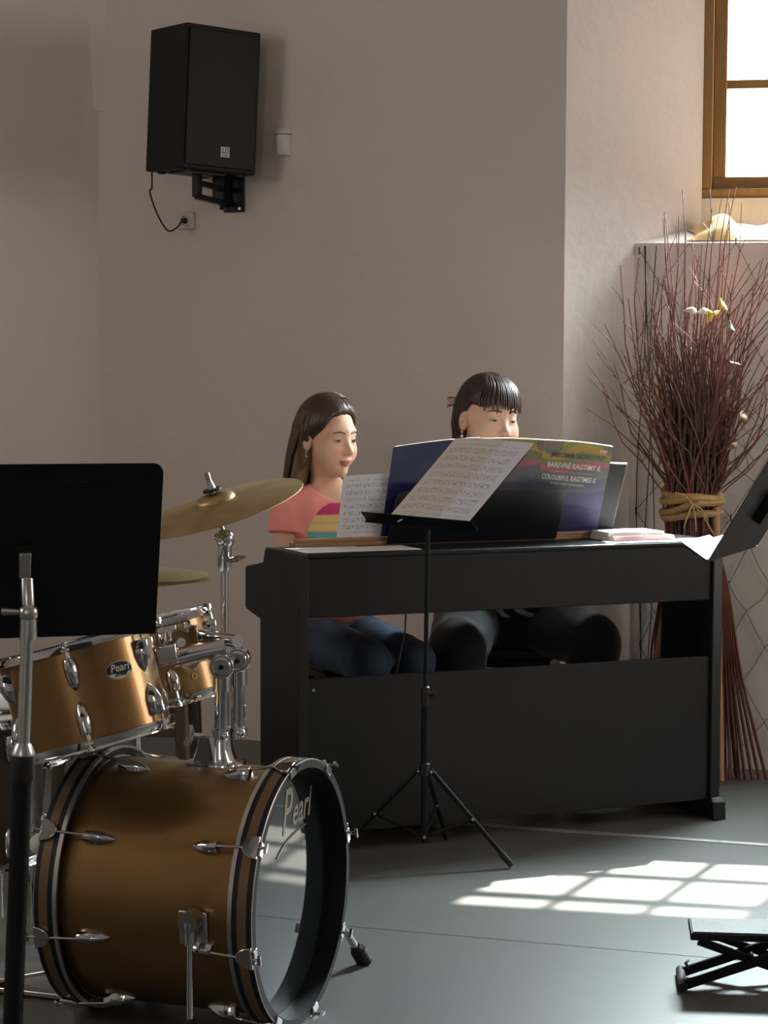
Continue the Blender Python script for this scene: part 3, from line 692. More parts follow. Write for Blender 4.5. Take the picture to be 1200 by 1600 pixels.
# ------------------------------------------------------------------ things on the back wall
WP = CC
def wp(x, y, off=0.0): return hitplane(x, y, WP + BN * off, BN)
def loudspeaker():
    Y = 7.47; FLT, FRT, FRB, FLB = at(293, 34, Y), None, None, at(283, 262, Y)
    al = math.radians(35); fx = nz(V(math.cos(al), math.sin(al), 0)); n = V(math.sin(al), -math.cos(al), 0)
    tilt = math.radians(2.0); h = np.linalg.norm(FLT - FLB)
    up = nz(ZUP * math.cos(tilt) + n * math.sin(tilt) * 0.6 + fx * 0.035); fx = nz(fx - up * np.dot(fx, up)); n = nz(np.cross(fx, up)); n = n if n[1] < 0 else -n
    w, dp = 0.305, 0.262
    def q(s, t, d): return FLB + fx * s + up * t - n * d
    root = thing('loudspeaker', 'black loudspeaker box hanging high on the back wall', 'speaker', q(w / 2, 0, dp / 2))
    body = MB().prism([q(0, 0, 0), q(w, 0, 0), q(w, 0, dp * 0.55), q(w * 0.80, 0, dp), q(w * 0.0, 0, dp), q(0, 0, dp * 0.9)], up * h)
    bo = obj('cabinet', body, mat('black_textured_paint', (0.006, 0.0065, 0.0065), 0.6, var=0.2, spec=0.25, bump=0.15, bs=300), root, bevel=0.006)
    # perforated steel grille
    gm = bpy.data.materials.new('perforated_grille'); gm.use_nodes = True; t = gm.node_tree; nn = t.nodes; b = nn['Principled BSDF']
    b.inputs['Roughness'].default_value = 0.5; b.inputs['Specular IOR Level'].default_value = 0.15
    tc = nn.new('ShaderNodeTexCoord'); vo = nn.new('ShaderNodeTexVoronoi'); vo.inputs['Scale'].default_value = 130; vo.inputs['Randomness'].default_value = 0.0
    mp = nn.new('ShaderNodeMapping'); mp.inputs['Rotation'].default_value = (0.3, 0.2, 0.785); t.links.new(tc.outputs['Object'], mp.inputs[0]); t.links.new(mp.outputs[0], vo.inputs['Vector'])
    cr = nn.new('ShaderNodeValToRGB'); cr.color_ramp.elements[0].position = 0.30; cr.color_ramp.elements[0].color = (0.002, 0.002, 0.002, 1); cr.color_ramp.elements[1].position = 0.42; cr.color_ramp.elements[1].color = (0.009, 0.010, 0.012, 1)
    t.links.new(vo.outputs['Distance'], cr.inputs[0]); t.links.new(cr.outputs[0], b.inputs['Base Color'])
    gr = obj('grille', MB().box(q(w / 2, h / 2, -0.004), (w - 0.022, 0.006, h - 0.03), (fx, n, up)), gm, root, bevel=0.003)
    bd = q(w * 0.56, 0.070, -0.0078)
    pl = obj('badge', MB().box(bd, (0.036, 0.002, 0.036), (fx, n, up)), mat('badge_grey', (0.30, 0.30, 0.31), 0.4), gr)
    obj('badge_lettering', text_mb('LD', bd + n * 0.0018 + up * 0.004, fx, up, 0.028, 0.0, 0.2, bold=0.03, sx=0.85), M['blackpl'], pl, flat=True)
    obj('badge_lettering', text_mb('SYSTEMS', bd + n * 0.0018 - up * 0.0125, fx, up, 0.0085, 0.0, 0.0, bold=0.02, sx=0.75), M['blackpl'], pl, flat=True)
    for s, d in ((0.04, 0.03), (0.04, dp - 0.05), (w - 0.05, 0.03), (w - 0.09, dp - 0.06)):
        obj('rubber_foot', MB().cyl(q(s, 0.001, d), q(s, -0.008, d), 0.014, n=12), M['rubber'], root)
    # bracket
    pc = wp(362, 300); plate_t, plate_b = wp(360, 262), wp(360, 332)
    br = thing('speaker_bracket', 'black wall bracket carrying the loudspeaker', 'bracket', plate_b)
    bx, bu = BD, ZUP
    hh = plate_t[2] - plate_b[2]
    obj('wall_plate', MB().box((plate_t + plate_b) / 2 + BN * 0.006 + BD * 0.02, (0.085, 0.012, hh), (bx, BN, bu)).box((plate_t + plate_b) / 2 + BN * 0.02 - BD * 0.018, (0.010, 0.04, hh * 0.9), (bx, BN, bu)), M['blackmetal'], br, bevel=0.002)
    under = q(w * 0.42, -0.0005, dp * 0.42)
    piv = V(under[0], under[1], (at(312, 285, Y)[2]))
    obj('pivot_post', MB().box(V(under[0], under[1], (under[2] + piv[2]) / 2 - 0.02), (0.028, 0.028, abs(under[2] - piv[2]) + 0.035), (bx, BN, bu)), M['blackmetal'], br, bevel=0.003)
    obj('support_plate', MB().box(under - up * 0.004, (0.16, 0.12, 0.005), (fx, n, up)), M['blackmetal'], br)
    wz = (plate_t + plate_b) / 2 + BN * 0.03
    for dz in (0.022, -0.028):
        e = V(wz[0], wz[1], piv[2] + dz - 0.02); s0 = V(piv[0], piv[1], piv[2] + dz - 0.008)
        obj('arm', MB().box((e + s0) / 2, (np.linalg.norm(e - s0), 0.024, 0.018), (nz(e - s0), nz(np.cross(ZUP, e - s0)), nz(np.cross(e - s0, np.cross(ZUP, e - s0))))), M['blackmetal'], br)
    obj('hinge_block', MB().box(wz + ZUP * 0.015 - BD * 0.02, (0.05, 0.05, 0.13), (bx, BN, bu)), M['blackmetal'], br, bevel=0.004)
    for s, z in ((-0.012, 0.012), (0.05, 0.012), (0.05, hh - 0.02)):
        obj('bolt', MB().cyl(plate_b + BD * s + ZUP * z + BN * 0.012, plate_b + BD * s + ZUP * z + BN * 0.018, 0.006, n=8), M['steel'], br)
    # socket and cable
    sc = wp(292, 345); sk = thing('wall_socket', 'small square white wall socket under the loudspeaker', 'socket', sc)
    obj('frame', MB().box(sc + BN * 0.006, (0.072, 0.012, 0.064), (BD, BN, ZUP)), M['white'], sk, bevel=0.004)
    obj('insert', MB().lathe([(0.022, 0.0), (0.022, 0.004), (0.018, 0.0045), (0.0175, -0.004)], sc + BN * 0.012, BN, 24), M['white'], sk)
    c0 = q(0.02, 0.004, dp * 0.95); c3 = sc + BN * 0.03
    obj_p = [c0, c0 + V(0.0, 0, -0.06)]
    for (x, y, k) in ((234, 300, 0.15), (243, 328, 0.35), (254, 350, 0.55), (264, 361, 0.7), (276, 356, 0.85)):
        p0 = at(x, y, c0[1] + (c3[1] - c0[1]) * k); obj_p.append(p0)
    obj_p.append(c3)
    P = [np.asarray(p) for p in obj_p]; S = []
    for i in range(len(P) - 1):
        pm1, p0, p1, p2 = P[max(i - 1, 0)], P[i], P[i + 1], P[min(i + 2, len(P) - 1)]
        for t in np.linspace(0, 1, 6, endpoint=False):
            S.append(0.5 * ((2 * p0) + (p1 - pm1) * t + (2 * pm1 - 5 * p0 + 4 * p1 - p2) * t * t + (3 * p0 - pm1 - 3 * p1 + p2) * t ** 3))
    S.append(P[-1])
    cb = thing('power_cable', 'thin black cable looping from the loudspeaker to the wall socket', 'cable', c3)
    obj('cord', MB().tube(S, 0.0032, 8), M['rubber'], cb)
    obj('plug', MB().cyl(sc + BN * 0.009, sc + BN * 0.034, 0.012, 0.006, 12), M['rubber'], cb)
    # sensor
    s0 = wp(444, 222)
    sn = thing('motion_sensor', 'small white plastic motion sensor on the wall right of the loudspeaker', 'sensor', s0 - ZUP * 0.05)
    g = MB(); hw = 0.030
    def cs(z, dd): return [s0 + BD * (hw * math.cos(a)) + BN * (dd * math.sin(a)) + ZUP * z for a in np.linspace(0, math.pi, 11)]
    vs_ = []; rows = [(-0.050, 0.030), (-0.046, 0.036), (0.022, 0.040), (0.024, 0.040)]
    for z, dd in rows: vs_ += cs(z, dd)
    fs = []
    for i in range(len(rows) - 1):
        for j in range(11): fs.append((i * 11 + j, i * 11 + (j + 1) % 11, (i + 1) * 11 + (j + 1) % 11, (i + 1) * 11 + j))
    fs += [tuple(range(11))[::-1], tuple((len(rows) - 1) * 11 + j for j in range(11))]
    g.add(vs_, fs); obj('lens_body', g, M['white'], sn, smooth=50)
    g = MB(); vs_ = []; rows = [(0.027, 0.040), (0.030, 0.039), (0.045, 0.026), (0.052, 0.010)]
    for z, dd in rows: vs_ += cs(z, dd)
    fs = []
    for i in range(len(rows) - 1):
        for j in range(11): fs.append((i * 11 + j, i * 11 + (j + 1) % 11, (i + 1) * 11 + (j + 1) % 11, (i + 1) * 11 + j))
    fs += [tuple(range(11))[::-1], tuple((len(rows) - 1) * 11 + j for j in range(11))]
    g.add(vs_, fs); obj('cap', g, M['white'], sn, smooth=50)
    obj('seam_shadow_gap', MB().box(s0 + ZUP * 0.0255 + BN * 0.015, (0.05, 0.03, 0.003), (BD, BN, ZUP)), M['rubber'], sn)
loudspeaker()
# ------------------------------------------------------------------ drum kit
M['shell'] = mat('bronze_lacquer', (0.27, 0.150, 0.052), 0.30, metal=0.82, var=0.10, vs_=900, coat=0.4)
M['inlay'] = mat('bronze_inlay', (0.16, 0.09, 0.045), 0.35, metal=0.3, var=0.1, coat=0.3)
M['hoopblack'] = mat('hoop_black_lacquer', (0.008, 0.008, 0.009), 0.5, var=0.1, spec=0.3)
M['headblack'] = mat('glossy_black_drumhead', (0.018, 0.022, 0.024), 0.04, var=0.05, spec=0.62)
M['headwhite'] = mat('white_drumhead', (0.55, 0.54, 0.50), 0.5, var=0.05)
M['brass'] = mat('cymbal_bronze', (0.44, 0.32, 0.16), 0.46, metal=0.9, var=0.18, vs_=14)
M['brass2'] = mat('hat_bronze', (0.60, 0.50, 0.24), 0.25, metal=0.95, var=0.1, vs_=20)
M['logo'] = mat('gold_grey_logo', (0.40, 0.36, 0.29), 0.35, var=0.05)
BC = V(-0.1651, 4.3778, 0.2805); BAZ = 1.2364
BNN = V(math.sin(BAZ), -math.cos(BAZ), 0); BH = V(-math.cos(BAZ), -math.sin(BAZ), 0)
def bp(off, deg, R):
    a = math.radians(deg); return BC + BNN * off + R * (math.cos(a) * ZUP + math.sin(a) * BH)
def brad(deg):
    a = math.radians(deg); return math.cos(a) * ZUP + math.sin(a) * BH
def btan(deg):
    a = math.radians(deg); return -math.sin(a) * ZUP + math.cos(a) * BH
def bass_drum():
    R = 0.2805; root = thing('bass_drum', 'bronze bass drum with black hoops and a glossy black front head', 'drum', V(BC[0], BC[1], 0) - BNN * 0.24)
    sh = [(0.258, -0.050), (0.258, -0.442), (0.250, -0.442), (0.250, -0.0525)]
    obj('shell', MB().lathe(sh, BC, BNN, 96, closed=True), M['shell'], root)
    for (a, b, nm) in ((0.0, -0.052, 'front'), (-0.487, -0.435, 'back')):
        s = -1 if a > b else 1
        pr = [(R - 0.002, a), (R, a + s * 0.002), (R, b), (0.2625, b), (0.2625, a)]
        hp = obj('hoop', MB().lathe(pr, BC, BNN, 96, closed=True), M['hoopblack'], root)
        i0, i1 = a + s * 0.013, a + s * 0.033
        obj('inlay_strip', MB().lathe([(R + 0.0008, i0), (R + 0.0008, i1), (R - 0.002, i1), (R - 0.002, i0)], BC, BNN, 96, closed=True), M['inlay'], hp)
        e0, e1 = b + (-s) * 0.0075, b + s * 0.0015
        obj('metal_edge', MB().lathe([(R + 0.0012, e0), (R + 0.0012, e1), (R - 0.004, e1), (R - 0.004, e0)], BC, BNN, 96, closed=True), M['steel'], hp)
        obj('rim_bead', MB().lathe([(R - 0.0015, a), (R + 0.001, a + s * 0.001), (R - 0.0005, a + s * 0.003)], BC, BNN, 96, closed=True), M['steel'], hp)
    hd = obj('front_head', MB().lathe([(0.2615, -0.048), (0.2615, -0.052), (0.0, -0.052), (0.0, -0.0485)], BC, BNN, 96), M['headblack'], root)
    obj('back_head', MB().lathe([(0.2615, -0.44), (0.2615, -0.444), (0.0, -0.444), (0.0, -0.44)], BC, BNN, 64), M['headwhite'], root)
    HX = -BH; o_ = hitplane(461, 1266, BC + BNN * -0.0475, BNN)
    X_ = nz(HX * 1.0 + ZUP * 0.06); Y_ = nz(ZUP)
    obj('head_lettering', text_mb('P', o_ - X_ * 0.052 + ZUP * 0.004, X_, Y_, 0.135, 0.0004, 0.30, bold=0.010, sx=0.72), M['logo'], hd, flat=True)
    obj('head_lettering', text_mb('earl', o_ + X_ * 0.034 - ZUP * 0.004, X_, Y_, 0.088, 0.0004, 0.30, bold=0.014, sx=0.80), M['logo'], hd, flat=True)
    sw = [o_ + X_ * (-0.105 + 0.17 * t) + ZUP * (-0.046 - 0.030 * (1 - t) ** 3) + BNN * 0.0006 for t in np.linspace(0, 1, 9)]
    obj('logo_stroke', MB().tube(sw, [0.0006 + 0.0020 * math.sin(math.pi * (0.15 + 0.85 * t)) for t in np.linspace(0, 1, 9)], 6), M['logo'], hd)
    # claws, tension rods, lugs
    for k in range(8):
        dg = 14 + 45 * k
        for (f, s) in ((0.0, -1), (-0.487, 1)):
            r_, t_ = brad(dg), btan(dg)
            c = bp(f + s * 0.022, dg, R + 0.003)
            poly = []
            for q in np.linspace(0, math.pi, 9): poly.append(bp(f + s * (0.001 + 0.036 * math.sin(q)), dg, R + 0.0015) + t_ * 0.024 * math.cos(q))
            cl = obj('claw', MB().prism(poly, r_ * 0.007).box(bp(f - s * 0.0015, dg, R - 0.006), (0.030, 0.004, 0.018), (t_, BNN, r_)), M['chrome'], root, bevel=0.0015)
            lo = bp(f + s * 0.105, dg, 0.2755)
            obj('tension_rod', MB().tube([bp(f - s * 0.014, dg, R + 0.008), lo], 0.0032, 8).box(bp(f - s * 0.016, dg, R + 0.008), (0.020, 0.006, 0.006), (t_, BNN, r_)), M['chrome'], root)
            p0, p1 = f + s * 0.092, f + s * 0.160
            vs_ = []; n_ = 9
            lg = MB()
            for (o2, w_, h_) in ((p0, 0.011, 0.020), (p0 + s * 0.003, 0.0145, 0.024), (p0 + s * 0.034, 0.0145, 0.023), (p0 + s * 0.055, 0.009, 0.013), (p1, 0.0015, 0.003)):
                for q in np.linspace(0, math.pi, n_): vs_.append(bp(o2, dg, 0.2555) + t_ * w_ * math.cos(q) + r_ * (h_ * math.sin(q) + 0.002))
            fs = []
            for i in range(4):
                for j in range(n_): fs.append((i * n_ + j, i * n_ + (j + 1) % n_, (i + 1) * n_ + (j + 1) % n_, (i + 1) * n_ + j))
            fs += [tuple(range(n_)), tuple(4 * n_ + j for j in range(n_))]
            lg.add(vs_, fs); obj('lug', lg, M['chrome'], root, smooth=50)
    # spurs
    for sg in (1, -1):
        dg = 95 * sg; c = bp(-0.135, dg, 0.259); r_, t_ = brad(dg), btan(dg)
        sp = obj('spur', MB().box(c + r_ * 0.003, (0.062, 0.070, 0.006), (BNN, t_, r_)), M['steel'], root, bevel=0.002)
        if sg > 0:
            j = at(297, 1440, c[1] - 0.03); bot = fl(296, 1648); bot = V(bot[0], bot[1], 0.012)
        else:
            bot = fl(572, 1506); j = bp(-0.10, dg, 0.285)
            bot = V(bot[0], bot[1], 0.0)
        ax_ = nz(r_)
        obj('spur_joint', MB().cyl(j - ax_ * 0.022, j + ax_ * 0.014, 0.021, n=20).tube([j, j + nz(bot - j) * 0.045], [0.016, 0.012], 14), M['steel'], sp)
        dd = nz(bot - j)
        obj('spur_rod', MB().tube([j + dd * 0.03, bot - dd * 0.012], 0.0068 if sg > 0 else 0.0085, 12), M['chrome'], sp)
        L_ = 0.062; b0 = bot - dd * L_; prof = [(0.012, 0), (0.013, 0.012)]
        for k in range(4): prof += [(0.0185, 0.014 + k * 0.012), (0.0185, 0.019 + k * 0.012), (0.0135, 0.020 + k * 0.012)]
        obj('spur_foot', MB().lathe(prof, b0, dd, 16), M['rubber'], sp)
    # badge free; tom mount
    return root
bass_drum()

def rim_drum(root, c, ax, R, H, nl, a0, shellm, badge=None, front=None, lugr=0.006):
    """open drum with chrome hoops: c centre, ax axis (towards the batter head)"""
    x, y, a = frame_of(ax, V(0, -1, 0))
    def q(t, h, r): return c + a * h + r * (math.cos(t) * x + math.sin(t) * y)
    sh = obj('shell', MB().lathe([(R, -H / 2 + 0.012), (R, H / 2 - 0.012), (R - 0.007, H / 2 - 0.012), (R - 0.007, -H / 2 + 0.012)], c, a, 64, closed=True), shellm, root)
    for s in (1, -1):
        e = s * H / 2
        pr = [(R + 0.006, e - s * 0.012), (R + 0.010, e - s * 0.011), (R + 0.0085, e - s * 0.003), (R + 0.0055, e + s * 0.004), (R + 0.0085, e + s * 0.0075), (R + 0.0085, e + s * 0.010), (R + 0.002, e + s * 0.010), (R + 0.002, e - s * 0.012)]
        obj('rim', MB().lathe(pr, c, a, 64, closed=True), M['chrome'], root, smooth=30)
        obj('head', MB().lathe([(R + 0.002, e - s * 0.006), (R + 0.002, e), (R - 0.01, e + s * 0.002), (0, e + s * 0.002), (0, e - s * 0.003)], c, a, 48), M['headwhite'], root)
    for k in range(nl):
        t = a0 + 2 * math.pi * k / nl; r_ = math.cos(t) * x + math.sin(t) * y; tt = -math.sin(t) * x + math.cos(t) * y
        for s in (1, -1):
            h0, h1 = s * (H / 2 - 0.024), s * (H / 2 - 0.090 if H > 0.19 else H / 2 - 0.078)
            vs_ = []; n_ = 9; fs = []
            for (f, w_, d_) in ((0, 0.0120, 0.022), (0.05, 0.0145, 0.026), (0.5, 0.0150, 0.025), (0.8, 0.0115, 0.016), (1.0, 0.004, 0.003)):
                for u in np.linspace(0, math.pi, n_): vs_.append(c + a * (h0 + (h1 - h0) * f) + r_ * (R - 0.002 + d_ * math.sin(u)) + tt * w_ * math.cos(u))
            for i in range(4):
                for j in range(n_): fs.append((i * n_ + j, i * n_ + (j + 1) % n_, (i + 1) * n_ + (j + 1) % n_, (i + 1) * n_ + j))
            fs += [tuple(range(n_)), tuple(4 * n_ + j for j in range(n_))]
            m = MB(); m.add(vs_, fs); obj('lug', m, M['chrome'], root, smooth=50)
            rod = MB().tube([q(t, s * (H / 2 + 0.006), R + 0.0135), q(t, h0, R + 0.0135)], 0.003, 8)
            obj('tension_rod', rod, M['chrome'], root)
            obj('rod_nut', MB().tube([q(t, s * (H / 2 + 0.010), R + 0.0135), q(t, s * (H / 2 + 0.001), R + 0.0135)], 0.0058, 8), M['chrome'], root)
            obj('rim_ear', MB().box(q(t, s * (H / 2 - 0.006), R + 0.012), (0.018, 0.016, 0.005), (tt, r_, a)), M['chrome'], root)
    return x, y, a, q, sh

def rack_tom():
    # photo: lower rim from (75,1172) to (275,1118), upper rim from (0,1010) rising right
    ax = nz(V(-0.255, 0.085, 0.95)); c = at(133, 1082, 4.36)
    R, H = 0.158, 0.205
    root = thing('rack_tom', 'large bronze rack tom with chrome rims and an oval badge', 'drum', c - ZUP * 0.12)
    x, y, a = frame_of(ax, V(0, -1, 0))
    # angle of the badge: aim it at a pixel
    best = min(np.linspace(0, 2 * math.pi, 361), key=lambda t: abs(600 + FPX * np.dot(c + a * 0.02 + R * (math.cos(t) * x + math.sin(t) * y) - CAMPOS, _rt) / np.dot(c + a * 0.02 + R * (math.cos(t) * x + math.sin(t) * y) - CAMPOS, _fw) - 187) + (5000 if np.dot(math.cos(t) * x + math.sin(t) * y, V(0, -1, 0)) < 0 else 0))
    step = 2 * math.pi / 6
    x, y, a, q, sh = rim_drum(root, c, ax, R, H, 6, best + 0.42 * step, M['shell'])
    r_ = math.cos(best) * x + math.sin(best) * y; tt = -math.sin(best) * x + math.cos(best) * y
    if tt[0] < 0: tt = -tt
    bc_ = c + a * 0.030 + r_ * (R + 0.0012)
    def oval(w, h, off, th):
        m = MB(); vs_ = []; n = 28
        for dz in (0, th):
            for k in range(n):
                t = 2 * math.pi * k / n; xx = w * math.cos(t); vs_.append(c + a * (0.030 + h * math.sin(t)) + (math.cos(xx / R) * r_ + math.sin(xx / R) * tt) * (R + off + dz))
        fs = [tuple(range(n))[::-1], tuple(n + i for i in range(n))] + [(i, (i + 1) % n, n + (i + 1) % n, n + i) for i in range(n)]
        m.add(vs_, fs); return m
    bd = obj('badge', oval(0.031, 0.0185, 0.0, 0.002), M['steel'], root)
    obj('badge_field', oval(0.0292, 0.0168, 0.0015, 0.0014), M['blackpl'], bd)
    lo = MB(); vs_ = []
    pts_ = [(0.028 * math.cos(t), 0.0165 * math.sin(t)) for t in np.linspace(math.pi + 0.35, 2 * math.pi - 0.35, 12)]
    lo.prism([c + a * (0.030 + h) + (math.cos(w / R) * r_ + math.sin(w / R) * tt) * (R + 0.0024) for w, h in pts_], r_ * 0.0010); obj('badge_band', lo, M['silver'], bd)
    obj('badge_lettering', text_mb('Pearl', c + a * 0.0345 + r_ * (R + 0.0042), tt, a, 0.022, 0.0, 0.25, bold=0.012), M['silver'], bd, flat=True)
    obj('badge_lettering', text_mb('EXPORT', c + a * 0.0195 + r_ * (R + 0.0046), tt, a, 0.0075, 0.0, 0.0, bold=0.02), M['blackpl'], bd, flat=True)
    # holder bracket on the shell's right side
    return root, c, a
tom1, tom1c, tom1a = rack_tom()

def rack_tom2():
    ax = nz(V(-0.24, 0.06, 0.95)); c = at(254, 1032, 4.72); R, H = 0.127, 0.180
    root = thing('rack_tom', 'smaller bronze rack tom half hidden behind the large one', 'drum', c - ZUP * 0.11)
    x, y, a, q, sh = rim_drum(root, c, ax, R, H, 6, 0.75, M['shell'])
    t = None
    # small round vent
    for k in range(72):
        tt = 2 * math.pi * k / 72; p = q(tt, -0.035, R)
        if np.dot(p - c, V(0, -1, 0)) > 0 and abs(600 + FPX * np.dot(p - CAMPOS, _rt) / np.dot(p - CAMPOS, _fw) - 302) < 4: t = tt
    if t is not None: obj('vent', MB().lathe([(0.007, 0.0), (0.007, 0.003), (0.004, 0.003), (0.004, 0.0)], q(t, -0.045, R), nz(q(t, 0, R) - c), 16, closed=True), M['brass'], root)
rack_tom2()

def tom_holder():
    base = bp(-0.215, -6, 0.258)
    root = thing('tom_holder', 'chrome double tom holder standing on the bass drum', 'tom holder', base)
    # flared base plate
    x, y = BNN, -BH
    m = MB(); vs_ = []; rows = [(0.062, 0.052, -0.004), (0.060, 0.050, 0.004), (0.044, 0.036, 0.008), (0.036, 0.030, 0.030), (0.033, 0.027, 0.058), (0.030, 0.024, 0.060)]
    n = 16
    for (a, b, z) in rows:
        for k in range(n):
            t = 2 * math.pi * k / n; ct, st = math.cos(t), math.sin(t); e = 0.45
            vs_.append(base + x * a * math.copysign(abs(ct) ** e, ct) + y * b * math.copysign(abs(st) ** e, st) + ZUP * z)
    fs = [tuple(range(n))[::-1], tuple((len(rows) - 1) * n + k for k in range(n))]
    for i in range(len(rows) - 1):
        for k in range(n): fs.append((i * n + k, i * n + (k + 1) % n, (i + 1) * n + (k + 1) % n, (i + 1) * n + k))
    m.add(vs_, fs); obj('base_plate', m, M['chrome'], root, smooth=50)
    pA = at(345, 1150, base[1] - 0.012); pB = at(371, 1150, base[1] + 0.022); pA[2] = pB[2] = base[2]
    wn = base + x * -0.045 - y * 0.02 + ZUP * 0.060
    obj('wing_screw', MB().tube([base + x * -0.025 + ZUP * 0.058 - y * 0.01, wn], 0.006, 10).tube([wn + ZUP * 0.022 - x * 0.004, wn, wn - ZUP * 0.022 - x * 0.012], [0.006, 0.008, 0.007], 10), M['chrome'], root)
    for i, (p, tt, jx) in enumerate(((pA, 1040, 347), (pB, 1030, 372))):
        Yd = p[1]; j = at(jx, tt, Yd); 
        obj('post', MB().tube([p + ZUP * 0.05, V(p[0] + (j[0] - p[0]) * 0.8, p[1], j[2])], 0.0150, 18), M['chrome'], root)
        obj('post_clamp', MB().lathe([(0.017, -0.012), (0.021, -0.010), (0.021, 0.008), (0.017, 0.010)], p + ZUP * 0.066, ZUP, 18).sphere(p + ZUP * 0.066 - BH * -0.026 + x * 0.02, 0.010, 10), M['chrome'], root)
        obj('post_sleeve', MB().tube([V(j[0], p[1], j[2] - 0.055), V(j[0], p[1], j[2] - 0.012)], 0.0195, 18), M['chrome'], root)
        tocam = nz(CAMPOS - j)
        jt = obj('tilter', MB().cyl(j + V(0, 0.022, 0), j + V(0, -0.022, 0), 0.0260, n=28).cyl(j + V(0, -0.02, 0), j + V(0, -0.026, 0), 0.022, 0.018, 28), M['chrome'], root, bevel=0.002)
        obj('tilter_screw', MB().cyl(j + V(0, -0.024, 0), j + V(0, -0.030, 0), 0.006, n=6), M['blackmetal'], jt)
        if i == 0:
            e = at(270, 1030, Yd - 0.01); s0 = at(352, 1012, Yd)
            obj('arm', MB().tube([s0, e], 0.0185, 20), M['chrome'], root)
            bb = at(262, 1022, Yd - 0.01); d_ = nz(s0 - e)
            bk = obj('tom_bracket', MB().box(bb, (0.045, 0.05, 0.042), (d_, V(0, 1, 0), nz(np.cross(d_, V(0, 1, 0))))), M['chrome'], root, bevel=0.005)
            w0 = at(263, 1003, Yd - 0.01); w1 = at(261, 985, Yd - 0.01)
            obj('wing_nut', MB().tube([w0, w1], 0.008, 12).box(at(261, 984, Yd - 0.01), (0.040, 0.010, 0.014), (d_, V(0, 1, 0), nz(np.cross(d_, V(0, 1, 0))))), M['chrome'], bk, bevel=0.003)
            obj('clamp_ring', MB().tube([s0 + (e - s0) * 0.12, s0 + (e - s0) * 0.02], 0.0215, 20), M['chrome'], root)
            obj('memory_lock', MB().cyl(at(283, 1004, Yd - 0.03), at(283, 1004, Yd - 0.05), 0.010, n=14), M['chrome'], root)
        else:
            e = at(300, 992, 4.66); s0 = at(372, 1002, Yd)
            obj('arm', MB().tube([s0, e], 0.0150, 18), M['chrome'], root)
            bb = at(300, 990, 4.64); d_ = nz(s0 - e)
            bk = obj('tom_bracket', MB().box(bb, (0.06, 0.04, 0.040), (d_, V(0, 1, 0), nz(np.cross(d_, V(0, 1, 0))))), M['chrome'], root, bevel=0.005)
            obj('wing_nut', MB().tube([at(292, 988, 4.6), at(291, 972, 4.6)], 0.007, 10).box(at(291, 971, 4.6), (0.036, 0.010, 0.012), (d_, V(0, 1, 0), nz(np.cross(d_, V(0, 1, 0))))), M['chrome'], bk, bevel=0.003)
            obj('lower_plate', MB().prism([at(278, 1036, 4.58), at(322, 1020, 4.58), at(305, 1048, 4.58)], V(0, 0.012, 0)), M['chrome'], bk, bevel=0.003)
    obj('drum_key_clip', MB().box(at(380, 1112, pB[1]), (0.012, 0.01, 0.03)), M['chrome'], root, bevel=0.002)
tom_holder()

def cymbal_mb(c, nrm, R, bell=0.055, rise=0.030):
    pr = []
    for r in np.linspace(R, bell, 14): pr.append((r, rise * (1 - (r / R) ** 1.6) * 0.75))
    hb = pr[-1][1]
    for t in np.linspace(0.15, 1, 7): pr.append((bell * math.cos(t * math.pi / 2) + 0.006 * t, hb + 0.020 * math.sin(t * math.pi / 2)))
    low = [(r, h - 0.0016) for r, h in pr[::-1]]
    return MB().lathe(pr + low, c, nrm, 72, closed=True)
def crash():
    c = at(340, 794, 4.93); n_ = nz(V(-0.275, -0.155, 0.95))
    cy = obj('crash_cymbal', cymbal_mb(c, n_, 0.208, 0.048, 0.026), M['brass'], base=c, smooth=60)
    tag(cy, 'tilted golden crash cymbal beside the girl', 'cymbal')
    foot = V(at(348, 900, 4.93)[0], 4.93, 0)
    root = thing('cymbal_stand', 'chrome cymbal stand rising behind the bass drum', 'cymbal stand', foot)
    top = at(348, 838, 4.93); 
    obj('upper_pole', MB().tube([V(foot[0] + 0.004, 4.93, 0.62), at(351, 852, 4.93)], 0.0088, 14), M['chrome'], root)
    obj('pole_sleeve', MB().tube([at(350, 893, 4.93), at(350, 883, 4.93), at(351, 851, 4.93)], [0.0115, 0.0165, 0.0165], 16), M['chrome'], root)
    obj('wing_screw', MB().tube([at(358, 876, 4.92), at(370, 873, 4.91), at(384, 870, 4.91)], [0.006, 0.007, 0.003], 8), M['chrome'], root)
    tl = obj('tilter', MB().sphere(at(351, 842, 4.93), 0.023, 18).cyl(at(335, 838, 4.93), at(351, 842, 4.93), 0.008, n=10), M['chrome'], root)
    obj('tilter_rod', MB().tube([at(351, 842, 4.93), c - n_ * 0.004, c + n_ * 0.070], [0.006, 0.0042, 0.0042], 12), M['steel'], root)
    b_ = c + n_ * 0.042
    obj('cymbal_felt', MB().lathe([(0.005, 0), (0.022, 0.001), (0.022, 0.006), (0.005, 0.007)], b_, n_, 20), M['rubber'], root)
    obj('wing_nut', MB().tube([b_ + n_ * 0.007, b_ + n_ * 0.022], [0.010, 0.007], 12).tube([b_ + n_ * 0.018, b_ + n_ * 0.046], 0.0065, 10), M['steel'], root)
    obj('lower_pole', MB().tube([V(foot[0], 4.93, 0.05), V(foot[0] + 0.004, 4.93, 0.64)], 0.012, 14), M['chrome'], root)
    for a in (0.5, 2.6, 4.7):
        e = foot + V(math.cos(a), math.sin(a), 0) * 0.26
        lg = obj('leg', MB().tube([foot + ZUP * 0.30, V(e[0], e[1], 0.012)], 0.0075, 8), M['chrome'], root)
        obj('rubber_tip', MB().sphere(V(e[0], e[1], 0.013), 0.013, 8), M['rubber'], lg)
crash()
